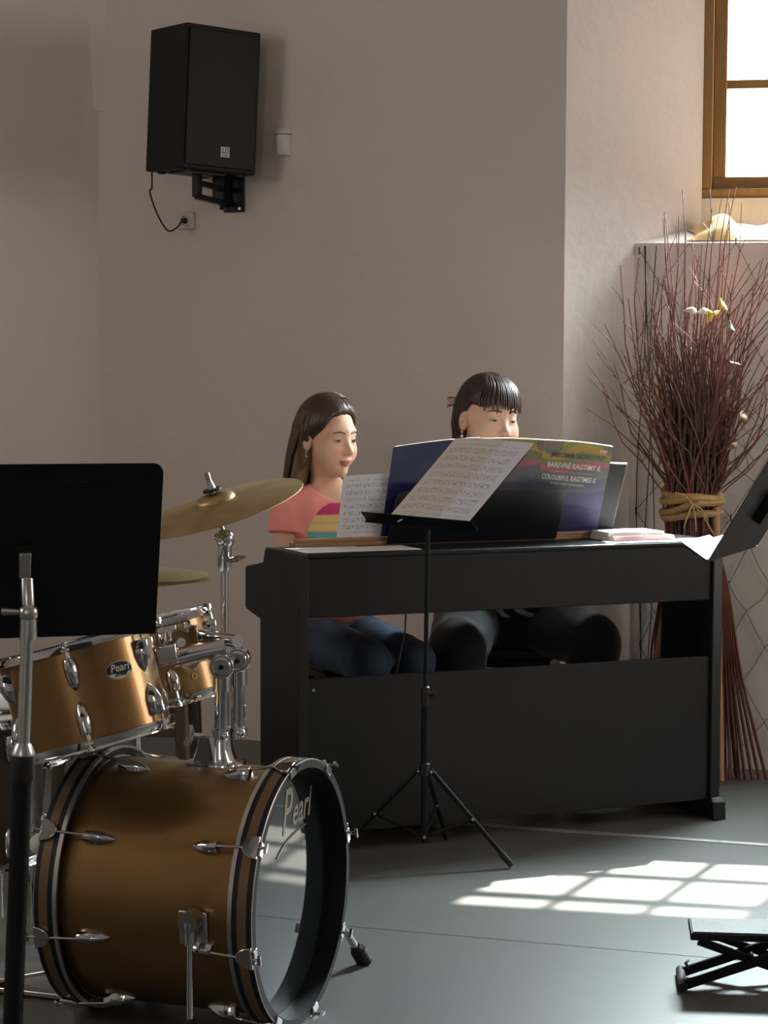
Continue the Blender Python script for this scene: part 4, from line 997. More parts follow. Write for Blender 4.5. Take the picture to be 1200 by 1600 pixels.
def hihat():
    tip = at(327, 903, 5.15); R = 0.178; c = tip - V(R, 0, 0) + V(0, 0, 0.001)
    foot = V(c[0], c[1], 0)
    for k, (dz, s, lab) in enumerate(((0.006, 1, 'upper golden hi-hat cymbal behind the left music stand'), (-0.006, -1, 'lower hi-hat cymbal facing the upper one'))):
        m = cymbal_mb(c + ZUP * dz, ZUP * s, R, 0.05, 0.022)
        tag(obj('hi_hat_cymbal', m, M['brass2'], base=c + ZUP * dz, smooth=60), lab, 'cymbal', 'pair of hi-hat cymbals')
    root = thing('hi_hat_stand', 'chrome hi-hat stand behind the drums', 'hi-hat stand', foot)
    obj('pole', MB().tube([foot + ZUP * 0.05, c + ZUP * 0.20], 0.0035, 10), M['chrome'], root)
    obj('tube', MB().tube([foot + ZUP * 0.06, c - ZUP * 0.035], 0.011, 12), M['chrome'], root)
    obj('clutch', MB().lathe([(0.004, 0.02), (0.012, 0.022), (0.012, 0.05), (0.004, 0.052)], c + ZUP * 0.03, ZUP, 14), M['chrome'], root)
    for a in (0.9, 3.0, 5.1):
        e = foot + V(math.cos(a), math.sin(a), 0) * 0.25
        obj('leg', MB().tube([foot + ZUP * 0.28, V(e[0], e[1], 0.009)], 0.007, 8), M['chrome'], root)
hihat()
def snare_and_floor_tom():
    # drum whose rims show left of the rack tom
    c = at(-45, 1175, 4.85); R, H = 0.165, 0.33
    root = thing('floor_tom', 'bronze floor tom mostly outside the left edge behind the rack tom', 'drum', V(c[0], c[1], 0))
    c = V(c[0], c[1], at(0, 1112, 4.85)[2] - H / 2)
    rim_drum(root, c, V(0.02, -0.03, 1), R, H, 6, 0.2, mat('dark_bronze_shell', (0.05, 0.03, 0.018), 0.3, metal=0.4, coat=0.4))
    for a in (0.9, 3.0, 5.1):
        e = V(c[0] + (R + 0.02) * math.cos(a), c[1] + (R + 0.02) * math.sin(a), 0)
        obj('leg', MB().tube([e + ZUP * 0.012, e + ZUP * (c[2] + 0.05)], 0.0055, 8), M['chrome'], root)
        obj('leg_bracket', MB().box(e + ZUP * c[2] - nz(V(math.cos(a), math.sin(a), 0)) * 0.012, (0.03, 0.03, 0.04)), M['chrome'], root, bevel=0.004)
    # throne / pedal hardware behind the bass drum
    pf = V(BC[0], BC[1], 0) - BNN * 0.56 
    pd = thing('bass_drum_pedal', 'chrome and black bass drum pedal behind the bass drum', 'pedal', pf)
    obj('base_plate', MB().box(pf + ZUP * 0.012 - BNN * 0.03, (0.28, 0.09, 0.012), (BNN, BH, ZUP)), M['steel'], pd, bevel=0.003)
    obj('footboard', MB().box(pf + ZUP * 0.055 - BNN * 0.05, (0.25, 0.075, 0.010), (nz(BNN * 0.95 + ZUP * 0.25), BH, nz(ZUP * 0.95 - BNN * 0.25))), M['steel'], pd, bevel=0.003)
    for s in (-1, 1): obj('post', MB().tube([pf + BH * 0.05 * s + BNN * 0.04 + ZUP * 0.015, pf + BH * 0.05 * s + BNN * 0.03 + ZUP * 0.21], 0.009, 10), M['chrome'], pd)
    obj('axle', MB().tube([pf + BH * 0.055 + BNN * 0.03 + ZUP * 0.20, pf - BH * 0.055 + BNN * 0.03 + ZUP * 0.20], 0.007, 10), M['chrome'], pd)
    bt = pf - BNN * 0.06 + ZUP * 0.335
    obj('beater_rod', MB().tube([pf + BNN * 0.03 + ZUP * 0.20, bt], 0.004, 8), M['chrome'], pd)
    obj('beater', MB().sphere(bt, (0.026, 0.026, 0.024), 14), M['headwhite'], pd)
snare_and_floor_tom()
def snare():
    c = at(30, 1228, 4.95); ax = nz(V(0.05, -0.06, 1)); R, H = 0.178, 0.13; c = V(c[0] - 0.06, c[1] + 0.05, 0.60 - H / 2)
    root = thing('snare_drum', 'chrome snare drum hidden low behind the bass drum', 'drum', c - ZUP * H / 2)
    rim_drum(root, c, ax, R, H, 8, 0.1, M['chrome'])
    st = thing('snare_stand', 'chrome folding stand under the snare drum', 'drum stand', V(c[0], c[1], 0))
    p = V(c[0], c[1], 0)
    obj('tube', MB().tube([p + ZUP * 0.06, p + ZUP * 0.40], 0.012, 12), M['chrome'], st)
    for a in (0.4, 2.5, 4.6):
        d = V(math.cos(a), math.sin(a), 0)
        obj('leg', MB().tube([p + ZUP * 0.24, p + d * 0.24 + ZUP * 0.009], 0.007, 8), M['chrome'], st)
        obj('basket_arm', MB().tube([p + ZUP * 0.38, p + d * 0.17 + ZUP * 0.455, p + d * 0.198 + ZUP * 0.49], 0.006, 8), M['chrome'], st)
snare()
def stool():
    # dark wooden chair seen between the drums: one brown leg with a rail
    tl = at(281, 1100, 5.6); wood = mat('dark_chair_wood', (0.06, 0.035, 0.02), 0.45, var=0.25, stretch=(3, 3, 30))
    z = tl[2]; x1 = tl[0]; y0 = 5.6; w, d = 0.40, 0.40
    root = thing('stool', 'dark wooden stool behind the bass drum, one leg and rail visible', 'stool', V(x1 - w / 2, y0 + d / 2, 0))
    obj('seat', MB().box(V(x1 - w / 2 + 0.02, y0 + d / 2, z + 0.012), (w, d, 0.035)), wood, root, bevel=0.012)
    for (sx, sy) in ((0, 0), (1, 0), (0, 1), (1, 1)):
        px_, py_ = x1 - w * sx * 0.93, y0 + 0.01 + d * sy * 0.93
        obj('leg', MB().tube([V(px_, py_, z), V(px_ + 0.012 * (1 - 2 * sx), py_, z * 0.5), V(px_ + 0.03 * (1 - 2 * sx), py_, 0.0)], [0.021, 0.018, 0.015], 10), wood, root)
    for y_ in (y0 + 0.02, y0 + d * 0.93): obj('rail', MB().box(V(x1 - w * 0.46, y_, at(245, 1147, 5.6)[2]), (w * 0.95, 0.016, 0.022)), wood, root)
stool()
# ------------------------------------------------------------------ people: signed-distance modelling and surface nets
def ell(P, c, r):
    q = P - np.asarray(c); r = np.asarray(r, float)
    k0 = np.linalg.norm(q / r, axis=1); k1 = np.linalg.norm(q / (r * r), axis=1)
    return k0 * (k0 - 1) / np.maximum(k1, 1e-9)
def cap(P, a, b, ra, rb=None):
    rb = ra if rb is None else rb
    a = np.asarray(a, float); b = np.asarray(b, float); d = b - a; L = np.dot(d, d)
    t = np.clip((P - a) @ d / L, 0, 1)
    return np.linalg.norm(P - a - t[:, None] * d, axis=1) - (ra + (rb - ra) * t)
def sph(P, c, r): return np.linalg.norm(P - np.asarray(c), axis=1) - r
def smin(a, b, k):
    h = np.clip(0.5 + 0.5 * (b - a) / k, 0, 1); return b + (a - b) * h - k * h * (1 - h)
def smax(a, b, k): return -smin(-a, -b, k)
def smins(l, k):
    d = l[0]
    for e in l[1:]: d = smin(d, e, k)
    return d
def surface(fn, lo, hi, h):
    lo = np.asarray(lo, float); nb = np.ceil((np.asarray(hi) - lo) / (4 * h)).astype(int); n = nb * 4
    g = [lo[i] + (4 * np.arange(nb[i]) + 1.5) * h for i in range(3)]
    C = np.stack(np.meshgrid(*g, indexing='ij'), -1).reshape(-1, 3); dc = np.concatenate([fn(C[i:i + 400000]) for i in range(0, len(C), 400000)]).reshape(nb)
    act = np.abs(dc) < 11 * h
    D = np.repeat(np.repeat(np.repeat(dc, 4, 0), 4, 1), 4, 2).astype(np.float32)
    am = np.repeat(np.repeat(np.repeat(act, 4, 0), 4, 1), 4, 2)
    I = np.argwhere(am); P = lo + I * h
    D[am] = np.concatenate([fn(P[i:i + 400000]) for i in range(0, len(P), 400000)])
    s = D < 0
    cnt = sum(s[i:n[0] - 1 + i, j:n[1] - 1 + j, k:n[2] - 1 + k].astype(np.int8) for i in (0, 1) for j in (0, 1) for k in (0, 1))
    cm = (cnt > 0) & (cnt < 8); cells = np.argwhere(cm); idx = -np.ones(cm.shape, int); idx[cm] = np.arange(len(cells))
    cor = np.array([(i, j, k) for i in (0, 1) for j in (0, 1) for k in (0, 1)])
    vals = np.stack([D[cells[:, 0] + c[0], cells[:, 1] + c[1], cells[:, 2] + c[2]] for c in cor], 1)
    acc = np.zeros((len(cells), 3)); num = np.zeros(len(cells))
    for a in range(8):
        for b in range(a + 1, 8):
            if np.abs(cor[a] - cor[b]).sum() != 1: continue
            m = (vals[:, a] < 0) != (vals[:, b] < 0); t = vals[:, a] / np.where(m, vals[:, a] - vals[:, b], 1)
            p = cor[a] + t[:, None] * (cor[b] - cor[a]); acc[m] += p[m]; num[m] += 1
    Vv = lo + (cells + acc / num[:, None]) * h
    Q = []
    for ax_ in range(3):
        s0 = np.take(s, range(0, n[ax_] - 1), ax_); s1 = np.take(s, range(1, n[ax_]), ax_)
        e = np.argwhere(s0 != s1); u, v = [(1, 2), (2, 0), (0, 1)][ax_]
        e = e[(e[:, u] > 0) & (e[:, v] > 0) & (e[:, u] < n[u] - 1) & (e[:, v] < n[v] - 1)]
        flip = s0[e[:, 0], e[:, 1], e[:, 2]]
        o = np.eye(3, dtype=int); q = []
        for (du, dv) in ((-1, -1), (0, -1), (0, 0), (-1, 0)):
            c = e + o[u] * du + o[v] * dv; q.append(idx[c[:, 0], c[:, 1], c[:, 2]])
        q = np.stack(q, 1); q[~flip] = q[~flip][:, ::-1]; Q.append(q)
    Q = np.concatenate(Q); Q = Q[(Q >= 0).all(1)]
    return Vv, Q
def rotm(yaw, pitch=0, roll=0):
    """head rotation in the body frame (X right, Y forward, Z up): yaw turns towards the person's left"""
    cy, sy = math.cos(yaw), math.sin(yaw); cp, sp = math.cos(pitch), math.sin(pitch); cr, sr = math.cos(roll), math.sin(roll)
    Rz = np.array([[cy, -sy, 0], [sy, cy, 0], [0, 0, 1]]); Rx = np.array([[1, 0, 0], [0, cp, -sp], [0, sp, cp]]); Ry = np.array([[cr, 0, sr], [0, 1, 0], [-sr, 0, cr]])
    return Rz @ Rx @ Ry
def mesh_sdf(name, Vv, Q, to_world, mt, parent, color=None, smooth_it=2):
    V2 = Vv.copy()
    E = np.concatenate([Q[:, [0, 1]], Q[:, [1, 2]], Q[:, [2, 3]], Q[:, [3, 0]]])
    for _ in range(smooth_it):
        acc = np.zeros_like(V2); c = np.zeros(len(V2))
        np.add.at(acc, E[:, 0], V2[E[:, 1]]); np.add.at(c, E[:, 0], 1); np.add.at(acc, E[:, 1], V2[E[:, 0]]); np.add.at(c, E[:, 1], 1)
        V2 = V2 * 0.5 + 0.5 * acc / np.maximum(c, 1)[:, None]
    Wv = to_world(V2) - wloc(parent)
    me = bpy.data.meshes.new(name); me.vertices.add(len(Wv)); me.vertices.foreach_set('co', Wv.astype(np.float32).ravel())
    me.loops.add(Q.size); me.loops.foreach_set('vertex_index', Q.astype(np.int32).ravel())
    me.polygons.add(len(Q)); me.polygons.foreach_set('loop_start', np.arange(0, Q.size, 4, dtype=np.int32)); 
    me.update(calc_edges=True); me.validate()
    if color is not None:
        ca = me.color_attributes.new('tint', 'FLOAT_COLOR', 'POINT'); col = color(V2); ca.data.foreach_set('color', np.concatenate([col, np.ones((len(col), 1))], 1).astype(np.float32).ravel())
    me.materials.append(mt); me.shade_smooth()
    return link(name, me, parent)

def head_sdf(p, k=0.0):
    """head frame: X right, Y forward, Z up, origin between the ears at eye height"""
    d = ell(p, (0, -0.012, 0.034), (0.0745, 0.094, 0.086))
    d = smin(d, ell(p, (0, 0.026, -0.028), (0.061, 0.064, 0.084)), 0.03)
    q = p.copy(); q[:, 0] = np.abs(q[:, 0])
    d = smin(d, sph(q, (0.034, 0.046, -0.036), 0.033 + 0.004 * k), 0.03)
    d = smin(d, ell(q, (0.0, 0.066, -0.096), (0.022 + 0.004 * k, 0.021, 0.017)), 0.026)
    d = smin(d, cap(q, (0.0, 0.0765, 0.030), (0.042, 0.060, 0.027), 0.0125), 0.018)
    d = smax(d, -sph(q, (0.032, 0.101, 0.002), 0.017), 0.014)
    d = smin(d, sph(q, (0.0315, 0.0715, 0.002), 0.0130), 0.006)
    nose = smins([cap(p, (0, 0.081, 0.012), (0, 0.104, -0.027), 0.0075, 0.0098), sph(q, (0.0098, 0.0935, -0.033), 0.0078), sph(p, (0, 0.1045, -0.029), 0.0098)], 0.008)
    d = smin(d, nose, 0.010)
    d = smin(d, ell(q, (0.006, 0.0885, -0.0575), (0.017, 0.0095, 0.0055)), 0.007)
    d = smin(d, ell(p, (0, 0.0875, -0.0680), (0.0165, 0.0095, 0.0062)), 0.006)
    d = smax(d, -cap(q, (0, 0.100, -0.0622), (0.021, 0.088, -0.0615), 0.0016), 0.003)
    d = smin(d, smax(ell(q, (0.0765, -0.012, -0.008), (0.012, 0.019, 0.031)), -sph(q, (0.088, -0.007, -0.004), 0.0115), 0.004), 0.005)
    return d

def hand_sdf(P, w, f, side, r=1.0):
    """w wrist, f forward unit vector in the body frame, side +1 right hand; relaxed curved fingers on the keys"""
    f = nz(f); rt = nz(np.cross(f, ZUP)); up = np.cross(rt, f)
    def q(a, b, c): return w + f * a * r + rt * b * r + up * c * r
    d = ell_axes(P, q(0.045, 0, 0.004), (f, rt, up), (0.048 * r, 0.036 * r, 0.0145 * r))
    for i, (b, L) in enumerate(((-0.030, 0.060), (-0.010, 0.074), (0.011, 0.070), (0.030, 0.054))):
        if side < 0: b = -b
        k = q(0.082, b, 0.006); m_ = q(0.082 + L * 0.52, b * 1.15, 0.004); e = q(0.082 + L * 0.88, b * 1.2, -0.022)
        d = smin(d, np.minimum(cap(P, k, m_, 0.0088 * r, 0.0080 * r), cap(P, m_, e, 0.0080 * r, 0.0068 * r)), 0.006)
    t = -side * -1
    b = -0.034 if side > 0 else 0.034
    d = smin(d, np.minimum(cap(P, q(0.022, b * 0.8, 0.0), q(0.056, b * 1.75, -0.008), 0.0115 * r, 0.0092 * r), cap(P, q(0.056, b * 1.75, -0.008), q(0.084, b * 1.9, -0.018), 0.0092 * r, 0.0078 * r)), 0.008)
    return d
def ell_axes(P, c, ax, r):
    q = np.stack([(P - c) @ ax[0], (P - c) @ ax[1], (P - c) @ ax[2]], 1); return ell(q, (0, 0, 0), r)

def person(cfg):
    F = nz(V(*cfg['F'], 0)); Rr = V(F[1], -F[0], 0); O = V(cfg['hip'][0], cfg['hip'][1], 0)
    Bm = np.stack([Rr, F, ZUP], 1)
    def tow(v): return O + v @ Bm.T
    def tol(p): return (np.asarray(p) - O) @ Bm
    root = thing('person', cfg['label'], 'person', O)
    hs = cfg['hs']; hp = tol(cfg['head']); Rh = rotm(*cfg['hrot'])
    def toh(P): return ((P - hp) @ Rh) / hs
    def fromh(p): return hp + hs * (np.asarray(p) @ Rh.T)
    k = cfg['k']; hipz = cfg['hipz']
    neck = cfg['neck']                       # body-frame neck base
    sh = [tol(p) if cfg.get('world') else np.asarray(p, float) for p in cfg['shoulder']]   # right, left
    el, wr = [np.asarray(p, float) for p in cfg['elbow']], [np.asarray(p, float) for p in cfg['wrist']]
    kn, an = [np.asarray(p, float) for p in cfg['knee']], [np.asarray(p, float) for p in cfg['ankle']]
    hj = [V(0.085 * k, 0, hipz), V(-0.085 * k, 0, hipz)]
    fat = cfg['fat']
    def torso(P, g=0.0):
        mid = (V(0, 0, hipz) + neck) / 2
        ch = V(0, 0, hipz) * 0.28 + neck * 0.72
        ln = nz(neck - V(0, 0, hipz)); axs = (V(1, 0, 0), nz(np.cross(ln, V(1, 0, 0))), ln)
        H = np.linalg.norm(neck - V(0, 0, hipz))
        d = smins([ell(P, (0, 0.0, hipz + 0.01), (0.150 * k * fat + g, 0.118 * k * fat + g, 0.105 * k + g)),
                   ell_axes(P, mid - ln * 0.05 + V(0, 0.012, 0), axs, (0.120 * k * fat + g, 0.096 * k * fat + g, H * 0.40 + g)),
                   ell_axes(P, ch + V(0, 0.008, 0), axs, (0.138 * k * math.sqrt(fat) + g, 0.098 * k * fat + g, H * 0.30 + g)),
                   cap(P, sh[0] * 0.8 + sh[1] * 0.2, sh[1] * 0.8 + sh[0] * 0.2, 0.050 * k + g)], 0.06)
        return d
    def neckd(P): return cap(P, neck - V(0, 0.005, 0.02), fromh((0, -0.024, -0.075)), 0.052 * k * cfg.get('nk', 1), 0.047 * k * cfg.get('nk', 1))
    def upper(P, i, g=0.0): return cap(P, sh[i], el[i], 0.046 * k * cfg['arm'] + g, 0.036 * k * cfg['arm'] + g)
    def fore(P, i): return cap(P, el[i], wr[i], 0.036 * k * cfg['arm'], 0.024 * k)
    def thigh(P, i, g=0.0): return smin(cap(P, hj[i], kn[i], cfg['th'][0] + g, cfg['th'][1] + g), cap(P, hj[i] * 0.5 + kn[i] * 0.5, kn[i], (cfg['th'][0] + cfg['th'][1]) / 2 + g, cfg['th'][1] + g), 0.01)
    def shin(P, i, g=0.0): return smin(cap(P, kn[i], an[i], cfg['th'][1] * 0.95 + g, 0.040 * k + g), ell(P, kn[i] * 0.65 + an[i] * 0.35 - V(0, 0.02, 0), (0.05 * k + g, 0.055 * k + g, 0.12 + g)), 0.03)
    def body(P):
        h = toh(P); d = head_sdf(h, cfg.get('cheek', 0)) * hs
        d = smin(d, neckd(P), 0.035); d = smin(d, torso(P), 0.045)
        for i in (0, 1):
            a = smin(upper(P, i), fore(P, i), 0.015); a = smin(a, hand_sdf(P, wr[i], nz((cfg['handf'])), 1 if i == 0 else -1, 0.92 * k), 0.012)
            d = smin(d, a, 0.03)
            l = smin(thigh(P, i), shin(P, i), 0.02)
            ft = an[i]; l = smin(l, cap(P, ft + V(0, -0.02, -0.04), ft + V(0, 0.13 * k, -0.055), 0.034 * k, 0.026 * k), 0.025)
            d = smin(d, l, 0.03)
        return d
    sk = cfg['skin']
    def skin(Vv):
        h = toh(Vv); c = np.tile(np.array(sk, float), (len(Vv), 1)); face = h[:, 1] > 0.055
        def blend(m, col, a): 
            w = np.clip(m, 0, 1)[:, None] * a; c[:] = c * (1 - w) + np.array(col) * w
        blend((1 - ((np.abs(h[:, 0]) - 0.036) / 0.024) ** 2 - ((h[:, 2] + 0.036) / 0.024) ** 2) * (h[:, 1] > 0.03), cfg['blush'], 0.55)
        hw = 0.0235 * np.sqrt(np.clip(1 - ((h[:, 2] + 0.0625) / 0.0125) ** 2, 0, 1))
        blend(((hw - np.abs(h[:, 0])) / 0.004) * (h[:, 1] > 0.07), cfg['lips'], 0.85)
        blend((1 - (np.abs(h[:, 2] + 0.0620) / 0.0016)) * (np.abs(h[:, 0]) < 0.022) * (h[:, 1] > 0.07), (0.13, 0.04, 0.035), 0.7)
        blend(1 - (np.linalg.norm(np.stack([np.abs(h[:, 0]) - 0.0065, h[:, 1] - 0.098, h[:, 2] + 0.0415], 1), axis=1) / 0.0055), (0.10, 0.035, 0.03), 0.8)
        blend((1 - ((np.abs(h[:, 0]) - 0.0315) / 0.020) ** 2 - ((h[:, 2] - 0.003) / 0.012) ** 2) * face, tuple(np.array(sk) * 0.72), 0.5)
        return c
    Vv, Q = surface(body, cfg['lo'], cfg['hi'], cfg['res'])
    bo = mesh_sdf('body', Vv, Q, tow, mat('skin', (0.6, 0.4, 0.3), 0.58, spec=0.35, var=0.03, vs_=60, attr='tint', sss=0.12), root, skin)
    # ---- eyes, lashes, brows
    def face_y(x, z):
        lo_, hi_ = 0.03, 0.14
        for _ in range(24):
            m_ = (lo_ + hi_) / 2
            if head_sdf(np.array([[x, m_, z]]))[0] < 0: lo_ = m_
            else: hi_ = m_
        return lo_
    em = [mat('eye_white', (0.52, 0.48, 0.46), 0.15, var=0.01), mat('iris', cfg['iris'], 0.15, var=0.2, vs_=200), mat('pupil', (0.01, 0.008, 0.008), 0.1)]
    dk = mat('brow_hair', cfg['brow'], 0.6)
    gz = np.array(cfg['gaze']); op = cfg['open']
    for s in (1, -1):
        ec = V(0.0315 * s, 0.0715, 0.002); m = MB(); ns, nt = 26, 10; vs_ = []; fs = []; mi = []
        for j in range(nt + 1):
            for i in range(ns + 1):
                a = -1 + 2 * i / ns; b = j / nt
                zu = 0.0068 * op * (1 - abs(a) ** 2.2); zl = -0.0042 * (1 - abs(a) ** 2.0) * (0.6 + 0.4 * op)
                x_ = 0.0130 * a; z_ = zl + (zu - zl) * b + 0.0008 * a * s
                vs_.append(ec + V(x_, math.sqrt(max(0.0146 ** 2 - x_ ** 2 - z_ ** 2, 1e-8)), z_))
        for j in range(nt):
            for i in range(ns):
                f = (j * (ns + 1) + i, j * (ns + 1) + i + 1, (j + 1) * (ns + 1) + i + 1, (j + 1) * (ns + 1) + i); fs.append(f)
                c = sum(vs_[q] for q in f) / 4 - ec; r_ = math.hypot(c[0] - gz[0], c[2] - gz[1]); mi.append(2 if r_ < 0.0028 else 1 if r_ < 0.0066 else 0)
        W_ = [tow(fromh(v)) for v in vs_]
        m.add(W_, fs); m.m = mi
        ey = obj('eye', m, em, root, smooth=80)
        lash = [tow(fromh(ec + nz(vs_[nt * (ns + 1) + i] - ec) * 0.0153)) for i in range(ns + 1)]
        obj('eyelash', MB().tube(lash, [0.0006 + 0.0013 * math.sin(math.pi * i / ns) for i in range(ns + 1)], 6), dk, ey)
        pb = []
        for t in np.linspace(0, 1, 11):
            x_ = (0.013 + 0.038 * t) * s; z_ = 0.0225 + 0.0085 * math.sin(math.pi * (0.18 + 0.72 * t)); pb.append(tow(fromh((x_, face_y(x_, z_) + 0.0003, z_))))
        obj('eyebrow', MB().tube(pb, [hs * (0.0012 + 0.0018 * math.sin(math.pi * (0.25 + 0.75 * t))) for t in np.linspace(0, 1, 11)], 6), dk, root)
        ep = fromh((0.080 * s, -0.010, -0.041))
        er = obj('earring', MB().sphere(tow(ep), 0.0040, 10).tube([tow(ep), tow(ep - V(0, 0, 0.012))], 0.0012, 6).sphere(tow(ep - V(0, 0, 0.014)), cfg['ear'], 10), M['steel'] if cfg['ear'] < 0.0045 else mat('pearl_earring', (0.8, 0.78, 0.74), 0.2), root)
    return dict(root=root, tow=tow, tol=tol, toh=toh, fromh=fromh, torso=torso, upper=upper, thigh=thigh, shin=shin, neck=neck, sh=sh, el=el, kn=kn, an=an, hs=hs, hj=hj, hipz=hipz, k=k, neckd=neckd)

def strands(P, items, mt, seed=3):
    """tapered locks of hair: lists of head-frame points"""
    m = MB()
    for pts, r in items:
        n = len(pts); m.tube([P['tow'](P['fromh'](p)) for p in pts], [r * P['hs'] * (0.55 + 0.6 * math.sin(math.pi * (0.15 + 0.83 * i / (n - 1)))) for i in range(n)], 5)
    return m

# ---- the girl
def girl():
    cfg = dict(label='girl in a coral pink T-shirt and jeans seated at the piano, long brown hair', F=(0.57, -0.82), hip=(-0.190, 6.665), hipz=0.545, k=0.92, fat=0.94, arm=0.92, nk=0.92,
               head=at(513, 685, 6.60), hs=1.0, hrot=(math.radians(9), math.radians(-6), math.radians(0)), neck=V(0.0, 0.030, 1.010),
               shoulder=[V(0.150, 0.02, 0.945), V(-0.150, 0.02, 0.945)], elbow=[V(0.185, 0.045, 0.72), V(-0.175, 0.07, 0.72)], wrist=[V(0.12, 0.225, 0.755), V(-0.13, 0.235, 0.755)],
               handf=V(-0.15, 1, -0.02), knee=[V(0.060, 0.345, 0.497), V(-0.085, 0.375, 0.490)], ankle=[V(0.075, 0.30, 0.095), V(-0.09, 0.33, 0.095)], th=(0.078, 0.056),
               skin=(0.72, 0.43, 0.30), blush=(0.74, 0.35, 0.26), lips=(0.46, 0.15, 0.13), iris=(0.10, 0.07, 0.03), brow=(0.09, 0.05, 0.03), gaze=(0.001, -0.0006), open=0.62, ear=0.0042,
               lo=(-0.30, -0.22, -0.01), hi=(0.30, 0.52, 1.36), res=0.0037)
    P = person(cfg); root = P['root']; k = P['k']
    # T-shirt
    sh, el, neck = P['sh'], P['el'], P['neck']
    def shirt(q):
        g = 0.011
        d = P['torso'](q, g)
        ang = np.arctan2(q[:, 1], q[:, 0])
        d = d - 0.0035 * np.sin(9 * ang + 14 * q[:, 2]) * np.clip((0.86 - q[:, 2]) * 6, 0, 1)
        d = smin(d, ell(q, (0, 0.045, 0.63), (0.135, 0.105, 0.07)), 0.04)
        for i in (0, 1):
            e = sh[i] + (el[i] - sh[i]) * 0.62; dirn = nz(e - sh[i])
            sl_ = cap(q, sh[i], e, 0.052, 0.060); sl_ = smax(sl_, (q - (sh[i] + dirn * 0.078)) @ dirn, 0.004)
            d = smin(d, sl_, 0.03)
        d = smax(d, -ell(q, (0, 0.075, 1.035), (0.082, 0.080, 0.075)), 0.006)
        d = smax(d, -ell(q, (0, 0.01, 1.05), (0.076, 0.07, 0.07)), 0.006)
        return smax(d, 0.588 - 0.15 * np.maximum(q[:, 1] - 0.05, 0) - q[:, 2], 0.004)
    Vv, Q = surface(shirt, (-0.30, -0.20, 0.50), (0.30, 0.26, 1.08), 0.0034)
    def tint(v):
        c = np.tile(np.array((0.92, 0.30, 0.26)), (len(v), 1)); x, z = v[:, 0], v[:, 2]; fr = (v[:, 1] > 0.02)
        xx = x - 0.015; zo = 0.118; z = z - zo
        hw = np.sqrt(np.clip(0.100 ** 2 - (np.clip(z, 0.752, 1) - 0.752) ** 2, 0, 1))
        def band(z0, z1, col): c[fr & (np.abs(xx) < hw) & (z > z0) & (z <= z1)] = col
        band(0.812, 0.846, (0.55, 0.035, 0.14)); band(0.786, 0.808, (0.82, 0.60, 0.22)); band(0.760, 0.783, (0.84, 0.68, 0.25)); band(0.730, 0.757, (0.13, 0.46, 0.40)); band(0.69, 0.727, (0.13, 0.46, 0.40))
        px_ = xx + 0.035
        palm = (np.abs(px_ - 0.01 * np.sin((z - 0.72) * 20)) < 0.0034) & (z > 0.70) & (z < 0.822)
        rr = np.hypot(px_, z - 0.822); th_ = np.arctan2(z - 0.822, px_); palm |= (rr < 0.028) & (np.sin(7 * th_) > 0.45)
        c[palm & fr] = (0.86, 0.24, 0.22)
        # darker neck seam
        return c
    mesh_sdf('t_shirt', Vv, Q, P['tow'], mat('coral_cotton', (0.6, 0.15, 0.13), 0.85, var=0.05, vs_=40, attr='tint', sheen=0.3, bump=0.05, bs=500), root, tint, 2)
    # jeans
    def jeans(q):
        g = 0.007; d = ell(q, (0, 0, P['hipz'] + 0.01), (0.150 * k * 0.94 + 0.008, 0.118 * k + 0.006, 0.105 * k + 0.006))
        for i in (0, 1): d = smin(d, smin(P['thigh'](q, i, g), P['shin'](q, i, g), 0.02), 0.03)
        d = d - 0.0022 * np.sin(70 * q[:, 1] + 40 * q[:, 2]) * np.clip(1 - np.abs(q[:, 1] - 0.33) * 8, 0, 1) - 0.0015 * np.sin(90 * q[:, 1] - 60 * q[:, 0]) * np.clip(1 - np.abs(q[:, 1] - 0.07) * 10, 0, 1)
        return smax(smax(d, q[:, 2] - 0.625, 0.004), 0.10 - q[:, 2], 0.004)
    Vv, Q = surface(jeans, (-0.25, -0.20, 0.05), (0.25, 0.50, 0.70), 0.0045)
    mesh_sdf('jeans', Vv, Q, P['tow'], mat('blue_denim', (0.035, 0.055, 0.095), 0.85, var=0.25, vs_=25, bump=0.1, bs=400), root)
    for i in (0, 1):
        a = P['an'][i]; m = MB()
        sv = lambda q: smax(smin(cap(q, a + V(0, -0.03, -0.045), a + V(0, 0.14 * k, -0.062), 0.042, 0.032), cap(q, a, a + V(0, 0, -0.05), 0.045), 0.02), 0.003 - q[:, 2], 0.003)
        Vv, Q = surface(sv, a + V(-0.08, -0.12, -0.12), a + V(0.08, 0.24, 0.08), 0.006)
        mesh_sdf('shoe', Vv, Q, P['tow'], M['rubber'], root)
    # hair
    def hair(q):
        h = P['toh'](q); ax_ = np.abs(h[:, 0])
        c = ell(h, (0, -0.014, 0.038), (0.0885, 0.111, 0.104))
        c = smin(c, ell(h, (0, -0.060, -0.02), (0.074, 0.058, 0.085)), 0.03)
        cut = (h[:, 1] - 0.95 * h[:, 2] + 0.014 - 0.026 * np.clip((ax_ - 0.035) / 0.03, 0, 1) + 0.002 * np.sin(170 * h[:, 0]) - 0.05 * np.clip(0.045 - ax_, 0, 1)) / 1.38
        c = c + 0.0085 * np.clip(1 + cut / 0.035, 0, 1) ** 2
        c = smax(c, cut, 0.012)
        fall = smins([cap(h, (0.058, -0.035, 0.02), (0.076, -0.066, -0.250), 0.032, 0.026), cap(h, (-0.052, -0.04, 0.02), (-0.108, -0.005, -0.225), 0.030, 0.015),
                      cap(h, (0.03, -0.078, 0.02), (0.044, -0.108, -0.260), 0.036, 0.028), cap(h, (-0.02, -0.078, 0.02), (-0.03, -0.108, -0.25), 0.034, 0.026)], 0.03)
        d = smin(c, fall, 0.02)
        th_ = np.arctan2(h[:, 0], -h[:, 1] + 0.02)
